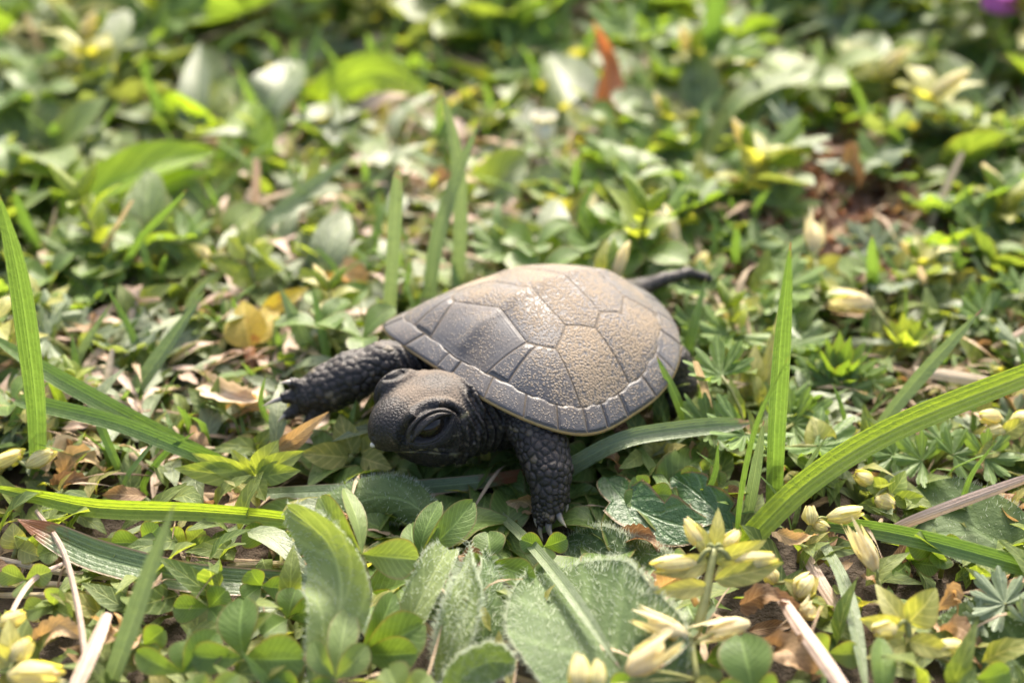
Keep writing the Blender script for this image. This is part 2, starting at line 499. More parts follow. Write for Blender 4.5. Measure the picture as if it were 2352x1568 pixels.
def claw_mat():
    k = NT('claw')
    sp = k.n('ShaderNodeSeparateXYZ'); k.L(k.n('ShaderNodeUVMap', uv_map='UVMap').outputs[0], sp.inputs[0])
    p = k.n('ShaderNodeBsdfPrincipled')
    k.L(k.mix(k.ramp(sp.outputs[1], .45, .95), (.07, .07, .085), (.60, .52, .40)), p.inputs['Base Color'])
    p.inputs['Roughness'].default_value = .28
    k.L(p.outputs[0], k.out.inputs[0])
    return k.m


M['hair'] = hair_mat(); M['soil'] = soil_mat(); M['scute'] = scute_mat(); M['skin'] = skin_mat(); M['claw'] = claw_mat()
M['shell_under'] = plain_mat('shell_under', (.30, .19, .07), (.46, .33, .16), .5, 14.)
M['seam'] = plain_mat('seam', (.045, .038, .03), (.14, .105, .065), .7, 40.)
M['eye'] = plain_mat('eye', (.006, .005, .004), (.018, .013, .009), .16, 30., .35, .05)
M['tooth'] = plain_mat('tooth', (.55, .50, .42), (.68, .62, .52), .4, 30.)

# ================================================================== ground
def ground_z(x, y):
    return .05 * np.sin(x * .9 + 1.) * np.cos(y * .7) + .03 * np.sin(2.3 * x + 1.7 * y)


def build_ground():
    gx = np.concatenate([[-600, -120, -45], np.linspace(-26, 26, 105), [45, 120, 600]])
    gy = np.concatenate([[-600, -80, -25], np.linspace(-9, 42, 103), [60, 150, 900]])
    X, Y = np.meshgrid(gx, gy)
    Z = ground_z(X, Y) * (np.abs(X) < 40) + rng.normal(size=X.shape) * .012
    idx = np.arange(X.size).reshape(X.shape)
    F = np.stack([idx[:-1, :-1], idx[:-1, 1:], idx[1:, 1:], idx[1:, :-1]], -1).reshape(-1, 4)
    g = mesh_obj('ground', np.stack([X, Y, Z], -1).reshape(-1, 3), F, M['soil'])
    tag(g, kind='structure')


build_ground()

# ================================================================== the turtle
PSI = .722
SF = np.array([-math.cos(PSI), -math.sin(PSI), 0]); SL = np.array([math.sin(PSI), -math.cos(PSI), 0]); SZ = np.array([0, 0, 1.])
SCEN = np.array([.35, .314, 0.])


def sm(x, a, b):
    t = np.clip((x - a) / (b - a), 0, 1)
    return t * t * (3 - 2 * t)


def rim_r(ph):
    c, s = np.cos(ph), np.sin(ph)
    wgt = sm(c, -.25, .25)
    a = 1.505 + (1.395 - 1.505) * wgt; n = 2.0 + 1.1 * wgt
    r = (np.abs(c / a) ** n + np.abs(s / 1.465) ** n) ** (-1 / n)
    d = np.degrees(ph)
    r = r + .14 * np.exp(-((d + 40) / 16) ** 2)            # the far front corner juts out
    r = r + .05 * np.exp(-((d - 60) / 14) ** 2)
    return r


def shell(qx, qy):
    """plan position in the unit disc -> place on the carapace"""
    qx = np.asarray(qx, float); qy = np.asarray(qy, float)
    k = np.hypot(qx, qy); ph = np.arctan2(qy, qx)
    r = rim_r(ph)
    X = r * np.cos(ph) * k; Y = r * np.sin(ph) * k
    zr = .905 + np.where(X > 0, .30 * (X / 1.394) ** 2, .155 * (X / 1.5) ** 2) - .07 * np.exp(-((np.degrees(ph) - 68) / 22) ** 2) * k ** 4
    z = zr + .80 * (1 - k ** 2.15)
    # keels and swellings
    for cx, am, wx in ((.66, .065, .19), (.31, .055, .15), (.0, .05, .14), (-.3, .045, .14), (-.6, .04, .14)):
        z = z + am * np.exp(-((qx - cx) / wx) ** 2 - (qy / .20) ** 2)
    z = z + .028 * np.exp(-(qy / .06) ** 2) * (k < .85)
    for cx, cy in ((.5, .5), (.27, .66), (.1, .68), (-.25, .62)):
        z = z + .025 * np.exp(-((qx - cx) / .15) ** 2 - ((np.abs(qy) - cy) / .15) ** 2)
    z = z + .032 * sm(k, .84, 1.) - .004 * np.exp(-((k - .86) / .03) ** 2)   # upturned margin
    return SCEN + X[..., None] * SF + Y[..., None] * SL + z[..., None] * SZ


def shell_n(qx, qy):
    e = 1e-3
    a = shell(qx + e, qy) - shell(qx - e, qy); b = shell(qx, qy + e) - shell(qx, qy - e)
    n = np.cross(a, b)
    n /= np.linalg.norm(n, axis=-1, keepdims=True) + 1e-12
    return np.where(n[..., 2:3] < 0, -n, n)


def k_in(d):                                               # inner line of the marginal ring
    return np.interp(abs(d), [0, 25, 50, 75, 100, 125, 150, 180], [.89, .855, .875, .885, .865, .84, .84, .85])


def pol(d, k):
    a = math.radians(d)
    return (k * math.cos(a), k * math.sin(a))


def arc(d0, d1, kf, n=7):
    return [pol(d, kf(d) if callable(kf) else kf) for d in np.linspace(d0, d1, n)]


def resample(poly, n):
    P = np.array(list(poly) + [poly[0]], float)
    d = np.r_[0, np.cumsum(np.linalg.norm(np.diff(P, axis=0), axis=1))]
    s = np.linspace(0, d[-1], n, endpoint=False)
    # keep the corners
    keep = d[:-1]
    s = np.sort(np.unique(np.r_[s, keep]))
    return np.stack([np.interp(s, d, P[:, 0]), np.interp(s, d, P[:, 1])], 1)


TURTLE_AT = np.array([.35, .314, 0.])
turtle = None


def build_scute(poly, parent, dust, name='scute', lift=.0):
    B = resample(poly, 56)
    c = B.mean(0)
    inr = np.min(np.linalg.norm(B - c, axis=1))
    g = min(.0026 / max(inr, .03), .05)
    fs = np.array([1 - g, 1 - g * 1.05, 1 - g * 2., 1 - g * 3.6, .86, .74, .6, .45, .3, .16, .05])
    hs = np.array([-.008, -.004, -.0005, .001, .002, .003, .003, .003, .003, .003, .003]) + lift
    fs = np.minimum.accumulate(fs)
    n = len(B)
    Q = c + (B - c)[None] * fs[:, None, None]
    P = shell(Q[..., 0], Q[..., 1]) + shell_n(Q[..., 0], Q[..., 1]) * hs[:, None, None]
    idx = np.arange(len(fs) * n).reshape(len(fs), n)
    nx = np.roll(idx, -1, 1)
    F = np.stack([idx[:-1], nx[:-1], nx[1:], idx[1:]], -1).reshape(-1, 4).tolist()
    F.append(idx[-1].tolist())
    uv = np.stack(np.broadcast_arrays(fs[:, None], np.linspace(0, 1, n)[None]), -1).reshape(-1, 2)
    o = mesh_obj(name, P.reshape(-1, 3) - TURTLE_AT, F, M['scute'], parent, uv)
    o.color = (dust, dust, dust, 1)
    return o


def build_carapace(parent):
    # under-layer with the yellow lip
    kk = np.array([0.02, .1, .18, .26, .34, .42, .5, .58, .65, .71, .76, .8, .82, .84, .855, .87, .885, .9, .915, .93, .95, .97, .985, .993])
    ph = np.linspace(-np.pi, np.pi, 145)[:-1]
    qx = kk[:, None] * np.cos(ph)[None]; qy = kk[:, None] * np.sin(ph)[None]
    top = shell(qx, qy) - shell_n(qx, qy) * .005
    rim = shell(np.cos(ph) * .993, np.sin(ph) * .993)
    out = nz(1) if False else None
    ring = []
    for kf, dz in ((1.0, -.022), (.996, -.05), (.965, -.085), (.9, -.11), (.7, -.16), (.3, -.2), (.02, -.2)):
        p = shell(np.cos(ph) * min(kf, .993), np.sin(ph) * min(kf, .993)).copy()
        if kf < .9:
            p[:, 2] = rim[:, 2] * .4 + .9 * .6
        p[:, 2] += dz
        if kf >= .996:
            c = SCEN + 0
            p[:, :2] += (p[:, :2] - c[:2]) * (.006 if kf == 1.0 else .003)
        ring.append(p)
    allr = np.concatenate([top, np.array(ring)])
    nr, n = allr.shape[:2]
    idx = np.arange(nr * n).reshape(nr, n); nx = np.roll(idx, -1, 1)
    F = np.stack([idx[:-1], idx[1:], nx[1:], nx[:-1]], -1).reshape(-1, 4)
    ca = mesh_obj('carapace', allr.reshape(-1, 3) - TURTLE_AT, F, M['seam'], parent)
    ca.data.materials.append(M['shell_under'])
    mi = np.zeros(len(F), np.int32); mi[(len(kk) - 1) * n:] = 1
    ca.data.polygons.foreach_set('material_index', mi)
    # scutes
    def mir(p): return [(x, -y) for x, y in p][::-1]
    V = [arc(-20, 20, k_in, 9) + [(.46, .33), (.46, .12), (.455, -.12), (.46, -.33)],
         [(.46, -.33), (.455, -.12), (.46, .12), (.46, .33), (.42, .38), (.33, .46), (.165, .375), (.14, .1), (.14, -.1), (.165, -.375), (.33, -.46), (.42, -.38)],
         [(.14, -.1), (.14, .1), (.165, .375), (-.01, .51), (-.15, .42), (-.175, .1), (-.175, -.1), (-.15, -.42), (-.01, -.51), (.165, -.375)],
         [(-.175, -.1), (-.175, .1), (-.15, .42), (-.32, .47), (-.49, .31), (-.5, 0), (-.49, -.31), (-.32, -.47), (-.15, -.42)],
         [(-.5, 0), (-.49, .31)] + arc(146, 214, lambda d: k_in(d if d < 180 else 360 - d), 9) + [(-.49, -.31)]]
    for p, d in zip(V, (.22, .58, .74, .74, .6)):
        build_scute(p, ca, d)
    C = [[(.46, .33)] + arc(20, 31, k_in, 4) + [(.42, .38)],
         [(.42, .38)] + arc(31, 62, k_in, 7) + [(.33, .46)],
         [(.33, .46)] + arc(62, 90, k_in, 7) + [(-.01, .51), (.165, .375)],
         [(-.01, .51)] + arc(90, 146, k_in, 9) + [(-.49, .31), (-.32, .47), (-.15, .42)]]
    # C3's upper edge meets the third vertebral, C4 the third and fourth
    for p, d in zip(C, (.36, .48, .92, .80)):
        build_scute(p, ca, d); build_scute(mir(p), ca, d)
    bs = [4.5, 24, 40, 52, 62.5, 71.5, 82, 99, 117, 135, 150, 165, 180]
    build_scute(arc(-4.5, 4.5, k_in, 4) + arc(4.5, -4.5, 1.0, 4), ca, .22, lift=.006)
    for i, (a, b) in enumerate(zip(bs[:-1], bs[1:])):
        p = arc(a, b, k_in, 6) + arc(b, a, 1.0, 6)
        p = arc(a, b, lambda d: k_in(d), 6) + arc(b, a, 1.0, 6)
        mid = (a + b) / 2
        p[2] = pol(mid - (b - a) * .12, k_in(mid) - .012); p[3] = pol(mid + (b - a) * .12, k_in(mid) - .012)
        d = rng.uniform(.15, .45)
        build_scute(p, ca, d, lift=.003 * (i % 2)); build_scute(mir(p), ca, rng.uniform(.1, .3), lift=.003 * (i % 2))
    return ca


# ---- head frame
HYAW = math.radians(31)
HF = np.array([-math.cos(HYAW), -math.sin(HYAW), 0]); HL = np.array([math.sin(HYAW), -math.cos(HYAW), 0]); HU = np.array([0, 0, 1.])
_t = math.radians(-6)
HF, HU = HF * math.cos(_t) + HU * math.sin(_t), HU * math.cos(_t) - HF * math.sin(_t)
HC = np.array([-.87, -.88, .955])
HR = np.stack([HF, HL, HU], 1)


def hp(x, y, z): return HC + HF * x + HL * y + HU * z


def q1(u, v, y):                     # place from 1024 px coordinates on the upright plane y
    return AY(u * 2352 / 1024, v * 2352 / 1024, y)


# limb skeletons: lists of (point, radius)
LEG_NEAR = [(np.array([.10, -.45, .88]), .34), (q1(534, 424, -1.02), .275), (q1(543, 449, -1.25), .248), (q1(549, 470, -1.42), .225), (q1(550, 489, -1.55), .175), (q1(548, 501, -1.62), .15)]
LEG_FAR = [(np.array([-.45, .05, .95]), .3), (q1(385, 362, -.12), .22), (q1(352, 376, -.2), .26), (q1(328, 388, -.27), .25), (q1(310, 395, -.33), .20)]
HIND = [(np.array([1.0, .1, .8]), .35), (q1(668, 366, .25), .26), (q1(679, 385, .12), .19), (q1(672, 402, .02), .17)]
HIND_FAR = [(np.array([.2, 1.2, .8]), .35), (np.array([.0, 1.75, .65]), .25), (np.array([-.05, 1.95, .4]), .2)]
TAIL = [(np.array([1.2, 1.25, .95]), .26), (q1(640, 288, 1.6), .12), (q1(664, 279, 1.8), .078), (q1(688, 273, 1.95), .07), (q1(705, 277, 2.0), .052), (q1(723, 286, 2.0), .015)]


def toes_of(pairs):
    return [[(np.asarray(a), ra), (np.asarray(b), rb)] for a, b, ra, rb in pairs]


TOES = toes_of([
    (q1(541, 495, -1.60), q1(537, 512, -1.68), .075, .055), (q1(545, 500, -1.63), q1(542, 521, -1.76), .08, .058),
    (q1(549, 498, -1.63), q1(549, 518, -1.77), .085, .065), (q1(556, 494, -1.6), q1(557, 510, -1.71), .085, .065), (q1(560, 487, -1.53), q1(565, 500, -1.6), .07, .05),
    (q1(311, 389, -.33), q1(293, 383, -.38), .09, .06), (q1(306, 394, -.36), q1(286, 397, -.42), .095, .065), (q1(308, 402, -.4), q1(289, 414, -.48), .095, .06), (q1(322, 404, -.42), q1(305, 430, -.56), .10, .055),
    (q1(671, 405, .0), q1(659, 414, -.06), .075, .05), (q1(674, 407, .0), q1(667, 417, -.07), .075, .05), (q1(678, 404, .0), q1(677, 415, -.05), .07, .05), (q1(681, 398, .03), q1(685, 407, .0), .065, .045)])
CLAWS = [  # root, middle, tip, radius
    (q1(537, 512, -1.68), q1(535.5, 519, -1.72), q1(536.5, 527, -1.76), .028), (q1(542, 521, -1.76), q1(540, 531, -1.82), q1(543, 541, -1.86), .032),
    (q1(549, 517, -1.77), q1(549, 530, -1.85), q1(555, 541, -1.89), .042), (q1(556.5, 508, -1.71), q1(560, 518, -1.78), q1(566.5, 527, -1.82), .042), (q1(565, 500, -1.6), q1(567, 506, -1.63), q1(566, 512, -1.65), .026),
    (q1(296, 385, -.38), q1(288, 382, -.41), q1(279, 383, -.43), .035), (q1(289, 397, -.42), q1(276, 400, -.46), q1(262, 406, -.48), .036), (q1(291, 412, -.48), q1(284, 416, -.51), q1(277, 422, -.53), .032), (q1(308, 427, -.56), q1(298, 437, -.62), q1(290, 446, -.65), .03),
    (q1(660, 413, -.06), q1(656, 417, -.08), q1(655, 422, -.1), .026), (q1(667, 416, -.07), q1(665, 420, -.09), q1(665, 425, -.1), .026), (q1(677, 414, -.05), q1(677, 418, -.07), q1(678, 423, -.08), .024), (q1(685, 406, 0), q1(687, 409, -.01), q1(689, 413, -.02), .022)]


def smin(a, b, k):
    h = np.clip(.5 + .5 * (b - a) / k, 0, 1)
    return b * (1 - h) + a * h - k * h * (1 - h)


def cone(P, a, b, ra, rb):
    ab = b - a
    t = np.clip(((P - a) @ ab) / (ab @ ab), 0, 1)
    return np.linalg.norm(P - a - t[..., None] * ab, axis=-1) - (ra + (rb - ra) * t)


def ell(P, c, r):
    r = np.asarray(r)
    k0 = np.linalg.norm((P - c) / r, axis=-1)
    k1 = np.linalg.norm((P - c) / (r * r), axis=-1)
    return k0 * (k0 - 1) / (k1 + 1e-9)


def chain(P, ch, k=.05):
    d = None
    for (a, ra), (b, rb) in zip(ch[:-1], ch[1:]):
        e = cone(P, a, b, ra, rb)
        d = e if d is None else smin(d, e, k)
    return d


FOLD = []
FOLD_PX = [(470, 390), (476, 397), (480, 408), (481.5, 420), (480, 432), (476, 443), (469, 453), (459, 461), (447, 466), (434, 468)]


def head_sdf(P):
    H = (P - HC) @ HR
    a = ell(H, np.array([-.10, 0, -.02]), [.56, .45, .33])
    a = smin(a, ell(H, np.array([.28, 0, .0]), [.33, .275, .26]), .16)
    a = smin(a, ell(H, np.array([-.13, 0, -.31]), [.54, .41, .35]), .12)
    for s in (1, -1):
        a = smin(a, ell(H, np.array([.12, s * .31, .10]), [.28, .175, .245]), .06)
        a = smin(a, ell(H, np.array([-.34, s * .30, -.16]), [.22, .17, .27]), .10)
    # flat crown, blunt beak
    a = np.maximum(a, (H[..., 2] - .31 + .16 * (H[..., 0] - .1) ** 2) * .9)
    a = smin(a, ell(H, np.array([.49, 0, -.07]), [.12, .14, .12]), .08)
    cut = (-.68 + .66 * (H[..., 0] + .08) - H[..., 2]) * .85           # the chin slants back
    a = -smin(-a, -cut, .08)
    return a


def body_sdf(P):
    S = P - SCEN
    L = np.stack([S @ SF, S @ SL, S[..., 2]], -1)
    d = ell(L, np.array([0, 0, .87]), [1.28, 1.2, .36])
    nk = cone(P, np.array([.0, -.42, .78]), hp(-.33, .10, -.16), .52, .43)
    d = smin(d, nk, .12)
    d = smin(d, head_sdf(P), .07)
    if FOLD:
        d = smin(d, chain(P, [(p, .040) for p in FOLD], .02), .02)
    for ch in (LEG_NEAR, LEG_FAR, HIND, HIND_FAR):
        d = smin(d, chain(P, ch, .06), .07)
    for t in TOES:
        d = smin(d, chain(P, t), .035)
    d = smin(d, chain(P, TAIL, .04), .05)
    return d


def surface_nets(lo, hi, h):
    ax = [np.arange(l, u, h) for l, u in zip(lo, hi)]
    G = np.stack(np.meshgrid(*ax, indexing='ij'), -1)
    D = np.empty(G.shape[:3])
    for i in range(0, G.shape[0], 16):
        D[i:i + 16] = body_sdf(G[i:i + 16].reshape(-1, 3)).reshape(G[i:i + 16].shape[:3])
    sgn = D < 0
    nx, ny, nzz = D.shape
    cnt = np.zeros((nx - 1, ny - 1, nzz - 1), int)
    acc = np.zeros((nx - 1, ny - 1, nzz - 1, 3)); ne = np.zeros((nx - 1, ny - 1, nzz - 1))
    corners = [(i, j, k) for i in (0, 1) for j in (0, 1) for k in (0, 1)]
    sl = lambda c: (slice(c[0], nx - 1 + c[0]), slice(c[1], ny - 1 + c[1]), slice(c[2], nzz - 1 + c[2]))
    for a in corners:
        for b in corners:
            df = np.subtract(b, a)
            if np.abs(df).sum() == 1 and df.sum() == 1:
                A_, B_ = D[sl(a)], D[sl(b)]
                cr = (A_ < 0) != (B_ < 0)
                t = np.where(cr, A_ / np.where(cr, A_ - B_, 1), 0)
                for q in range(3):
                    acc[..., q] += np.where(cr, a[q] + df[q] * t, 0)
                ne += cr
    act = ne > 0
    vid = np.full(act.shape, -1); vid[act] = np.arange(act.sum())
    ijk = np.argwhere(act)
    V = np.array(lo) + (ijk + acc[act] / ne[act][:, None]) * h
    F = []
    for q in range(3):
        o1, o2 = (q + 1) % 3, (q + 2) % 3
        a = [slice(None)] * 3; b = [slice(None)] * 3
        a[q] = slice(0, -1); b[q] = slice(1, None)
        cr = sgn[tuple(a)] != sgn[tuple(b)]
        E = np.argwhere(cr)
        E = E[(E[:, o1] > 0) & (E[:, o2] > 0) & (E[:, o1] < D.shape[o1] - 1) & (E[:, o2] < D.shape[o2] - 1)]
        inside = sgn[tuple(E.T)]
        quad = []
        for d1, d2 in ((-1, -1), (0, -1), (0, 0), (-1, 0)):
            e = E.copy(); e[:, o1] += d1; e[:, o2] += d2
            quad.append(vid[tuple(e.T)])
        quad = np.stack(quad, 1)
        quad[~inside] = quad[~inside][:, ::-1]
        F.append(quad)
    return V, np.concatenate(F)


def subdivide(V, F, mask):
    """split the masked quads in four, their neighbours become n-gons"""
    edges = {}
    V = list(map(tuple, V)); out = []
    def mid(a, b):
        k = (a, b) if a < b else (b, a)
        if k not in edges:
            edges[k] = len(V); x, y = V[a], V[b]
            V.append(((x[0] + y[0]) * .5, (x[1] + y[1]) * .5, (x[2] + y[2]) * .5))
        return edges[k]
    rest = []
    for f, m_ in zip(F, mask):
        if not m_ or len(f) != 4:
            rest.append(f); continue
        a, b, c, d = f
        m = [mid(a, b), mid(b, c), mid(c, d), mid(d, a)]
        ce = len(V); V.append(tuple((np.array(V[m[0]]) + np.array(V[m[2]])) * .5))
        out += [[a, m[0], ce, m[3]], [m[0], b, m[1], ce], [ce, m[1], c, m[2]], [m[3], ce, m[2], d]]
    for f in rest:
        g = []
        for i, a in enumerate(f):
            g.append(a); b = f[(i + 1) % len(f)]
            k = (a, b) if a < b else (b, a)
            if k in edges: g.append(edges[k])
        out.append(g)
    return np.array(V), out


def grad(P, fn, e=2e-3):
    g = np.stack([fn(P + np.eye(3)[i] * e) - fn(P - np.eye(3)[i] * e) for i in range(3)], -1)
    return g / (np.linalg.norm(g, axis=1)[:, None] + 1e-9)


def find_fold():                     # the rope of skin behind the jaw lies on the neck
    pts = []
    for u, v in FOLD_PX:
        dr = _ray(u * 2352 / 1024, v * 2352 / 1024); dr = dr / np.linalg.norm(dr)
        s = 9.5
        for _ in range(60):
            dd = float(body_sdf((CAM + dr * s)[None])[0]); s += dd * .8
            if abs(dd) < 1e-3: break
        if s < 12.6: pts.append((s, dr))
    S = np.array([p[0] for p in pts]); S = np.convolve(np.r_[S[0], S, S[-1]], [.25, .5, .25], 'valid')
    FOLD.extend([CAM + d * (s - .005) for s, (_, d) in zip(S, pts)])


def build_body():
    find_fold()
    h = .024
    V, F = surface_nets((-2.9, -2.1, -.05), (2.5, 2.4, 1.62), h)
    c = V[F].mean(1)
    Hc = (c - HC) @ HR
    mask = (np.linalg.norm(Hc * [1, 1, 1.1], axis=1) < .85) & (c[:, 2] > .3)
    near = (np.abs(c[:, 0] - .35) < .5) & (c[:, 1] < -.9)
    V, F = subdivide(V, F.tolist(), mask | near)
    c = np.array([V[f].mean(0) for f in F])
    Hc = (c - HC) @ HR
    V, F = subdivide(V, F, (np.linalg.norm((Hc - [.10, .40, .08]) / [.44, .4, .40], axis=1) < 1))
    for _ in range(2):
        d = body_sdf(V)
        V = V - grad(V, body_sdf) * d[:, None]
    N = grad(V, body_sdf)
    H = (V - HC) @ HR
    n = len(V)
    # regions
    dh = head_sdf(V)
    inhead = sm(-dh, -.05, -.01) * sm(H[:, 0], -.62, -.40)
    dlimb = np.minimum.reduce([chain(V, ch) for ch in (LEG_NEAR[1:], LEG_FAR[1:], HIND[1:], HIND_FAR[1:])] + [chain(V, t) for t in TOES])
    limb = sm(-dlimb, -.06, -.01) * (1 - inhead)
    # scales: blue-noise centres, wider apart on the limbs
    dn = np.minimum.reduce([chain(V, ch) for ch in (LEG_NEAR[2:4], LEG_FAR[1:4])])
    gap = np.where(limb > .5, np.where(dn < .05, .078, .055), .038)
    gap = gap * (1 + .5 * np.sin(V[:, 0] * 17 + 3) * np.sin(V[:, 1] * 15) * np.sin(V[:, 2] * 19 + 1))
    gap = np.where(inhead > .5, .030, gap)
    order = rng.permutation(n)
    kd_pts = []
    cell = {}
    for i in order:
        g = gap[i]; p = V[i]
        key = (int(p[0] / .1), int(p[1] / .1), int(p[2] / .1))
        ok = True
        for a in (-1, 0, 1):
            for b in (-1, 0, 1):
                for cc in (-1, 0, 1):
                    for (x, y, z, gg) in cell.get((key[0] + a, key[1] + b, key[2] + cc), ()):
                        if (x - p[0]) ** 2 + (y - p[1]) ** 2 + (z - p[2]) ** 2 < (min(g, gg)) ** 2:
                            ok = False; break
                    if not ok: break
                if not ok: break
            if not ok: break
        if ok:
            cell.setdefault(key, []).append((p[0], p[1], p[2], g)); kd_pts.append((p, g))
    kd = kdtree.KDTree(len(kd_pts))
    for i, (p, g) in enumerate(kd_pts): kd.insert(p, i)
    kd.balance()
    prand = rng.random(len(kd_pts))
    F1 = np.empty(n); F2 = np.empty(n); rid = np.empty(n)
    for i, p in enumerate(V):
        r = kd.find_n(p, 2)
        F1[i] = r[0][2]; F2[i] = r[1][2]; rid[i] = prand[r[0][1]]
    edge = (F2 - F1) / gap
    groove = sm(edge, .02, .42)
    amp = np.where(limb > .5, .012, .004) * (1 - inhead) + .0016 * inhead
    disp = amp * (sm(edge, .0, .6) - .55)
    # neck wrinkles
    nkm = (1 - inhead) * (1 - limb) * sm(np.linalg.norm(V - HC, axis=1), 1.1, .6)
    disp += nkm * .02 * np.sin((V @ HF) * 70 + 2 * np.sin(V[:, 2] * 9))
    dust = np.zeros(n); pale = np.zeros(n)
    dust = (.36 + .2 * np.sin(H[:, 0] * 9 + 4 * H[:, 1]) * np.cos(H[:, 1] * 8)) * inhead * sm(H[:, 2], .10, .26) * sm(H[:, 0], .5, .05) + .10
    dust += .10 * limb * sm(N[:, 2], .2, .9)
    for s in (1, -1):
        E = np.array([.12, s * .44, .115])
        e2 = nz(np.array([0., -s * .35, 1.])); e1 = np.array([1., 0, 0])
        a = H - E
        ss = a @ e1; tt = a @ e2
        w = sm(H[:, 1] * s, .16, .30) * inhead
        rho = np.sqrt((ss / .28) ** 2 + (tt / .215) ** 2)
        sl0 = .26 * ss                                   # lids run from low in front to high behind
        tq = tt + sl0 * .8
        g = np.exp(-((rho - 1.04) / .06) ** 2) * sm(tq, -.14, .0)
        disp += w * (-.045 * g)
        disp += w * .022 * np.exp(-((rho - 1.24) / .11) ** 2) * sm(tq, -.05, .08)      # brow ridge
        g2 = np.exp(-((rho - .80) / .04) ** 2) * sm(tq, .02, .09)
        disp += w * (-.020 * g2)
        up_e = .095 * (1 - (ss / .225) ** 2)              # edge of the upper lid
        lo_e = -.10 * (1 - (ss / .22) ** 2)
        inside = sm(rho, 1.02, .85)
        opn = sm(up_e - tq, -.012, .012) * sm(tq - lo_e, -.012, .012) * (np.abs(ss) < .21)
        disp += w * (-.06 * opn)
        disp += w * .014 * np.exp(-((tq - up_e - .035) / .03) ** 2) * inside               # swollen upper lid
        gs = np.exp(-((tq - up_e) / .010) ** 2) * inside
        low = sm(lo_e - tq, .0, .02) * sm(rho, 1.25, .95)
        disp += w * low * (.011 * np.sin((lo_e - tq) * 190 + 1.) + .006)                   # wrinkled lower lid
        groove = groove * (1 - w * np.clip(g * .9 + gs * .6 + g2 * .8 + opn, 0, 1))
        groove = np.maximum(groove, w * inside * .8 * (1 - gs) * (1 - g2 * .8) * (1 - opn) * (1 - low * .5 * (np.sin((lo_e - tq) * 190 + 1.) < -.2)))
        rid = np.where(w * inside > .4, np.where(tq > up_e, .62, .22), rid)
        dust *= 1 - w * sm(rho, 1.30, 1.0)
        # pale fleck on the temple
        pale += w * np.exp(-((ss + .36) / .05) ** 2 - ((tt + .0 + .25 * (ss + .36)) / .018) ** 2) * .7
    # mouth line, nostrils
    mz = -.165 - .13 * sm(H[:, 0], .42, -.1) + .02 * np.sin(H[:, 0] * 9)
    mw = inhead * sm(H[:, 0], -.22, -.05)
    mg = np.exp(-((H[:, 2] - mz) / .014) ** 2) * mw
    disp += -.036 * mg + .014 * np.exp(-((H[:, 2] - mz - .035) / .025) ** 2) * mw
    groove *= 1 - .9 * mg
    pale += .45 * np.exp(-((H[:, 2] - mz + .022) / .010) ** 2) * mw * (rng.random(n) * .3 + .7) * sm(np.sin(H[:, 0] * 40 + H[:, 1] * 25), -.6, .4)
    for s in (1, -1):
        nd = np.linalg.norm(H - np.array([.60, s * .055, .005]), axis=1)
        disp += -.03 * np.exp(-(nd / .022) ** 2); groove *= 1 - .9 * np.exp(-(nd / .026) ** 2)
    # flecks along the jaw and fold, pale scales on the outer edge of the limbs
    sp = sm(rid, .93, .97)
    pale += sp * .45 * inhead * sm(-H[:, 2], .0, .15)
    pale += .75 * np.exp(-(np.linalg.norm(V - hp(-.13, .36, -.36), axis=1) / .035) ** 2)
    pale += sp * limb * .10
    V = V + N * disp[:, None]
    ob = mesh_obj('turtle', V, F, M['skin'], origin=TURTLE_AT,
                  attrs={'groove': groove, 'scale_random': rid, 'dust': dust, 'pale': np.clip(pale, 0, 1)})
    return ob


turtle = build_body()
tag(turtle, 'small dark baby turtle with a dusty grey shell crawling over the plants', 'turtle')
turtle['parts_note'] = 'body'
del turtle['parts_note']
build_carapace(turtle)
for a, b, c_, r in CLAWS:
    a = np.asarray(a); b = np.asarray(b); c_ = np.asarray(c_)
    a2 = a - nz(b - a) * .03
    V_, F_, U_ = tube([a2, a, b, c_], [r, r, r * .72, r * .06], 8, 12)
    mesh_obj('claw', V_ - TURTLE_AT, F_, M['claw'], turtle, U_)
for s in (1, -1):                    # the slit of dark eye between the lids
    cen = hp(.12, s * .315, .10)
    uu, vv = np.meshgrid(np.linspace(0, 2 * np.pi, 25)[:-1], np.linspace(0.05, np.pi - .05, 12))
    V_ = np.stack([np.cos(uu) * np.sin(vv), np.sin(uu) * np.sin(vv), np.cos(vv)], -1).reshape(-1, 3) * [.17, .152, .135]
    idx = np.arange(12 * 24).reshape(12, 24); nx_ = np.roll(idx, -1, 1)
    F_ = np.stack([idx[:-1], idx[1:], nx_[1:], nx_[:-1]], -1).reshape(-1, 4)
    mesh_obj('eye', V_ @ HR.T + cen - TURTLE_AT, F_, M['eye'], turtle)
tx = .85
for _ in range(40):
    tx -= float(head_sdf(hp(tx, .02, -.115)[None])[0]) * .8
V_, F_, U_ = tube([hp(tx - .04, .02, -.11), hp(tx, .02, -.115), hp(tx + .022, .02, -.12), hp(tx + .034, .02, -.123)], [.03, .03, .022, .005], 8, 9)
mesh_obj('egg_tooth', V_ - TURTLE_AT, F_, M['tooth'], turtle, U_)
from mathutils import noise as mnoise

# ================================================================== plants
CAMV = TOCAM
UPV = np.array([0, 0, 1.])


def nh(a=.6, b=.6, c=0.):            # a normal between up and towards the viewer's side
    return nz(UPV * a + np.array([0, -1., 0]) * b + RT * c)


def grow_blade(pts, width, mat, label, prof=p_blade, n=None, fold=.35, twist=0., name='grass_blade', cat='grass', curl=0., nt=26, wave=.02, group=None, ns=7):
    o = pts[0]
    v, f, uv = ribbon(pts, width, prof, n if n is not None else nh(), fold, nt, ns, twist, wave, curl, seed=len(bpy.data.objects))
    ob = mesh_obj(name, v, f, M[mat], uv=uv, origin=o)
    return tag(ob, label, cat, group)


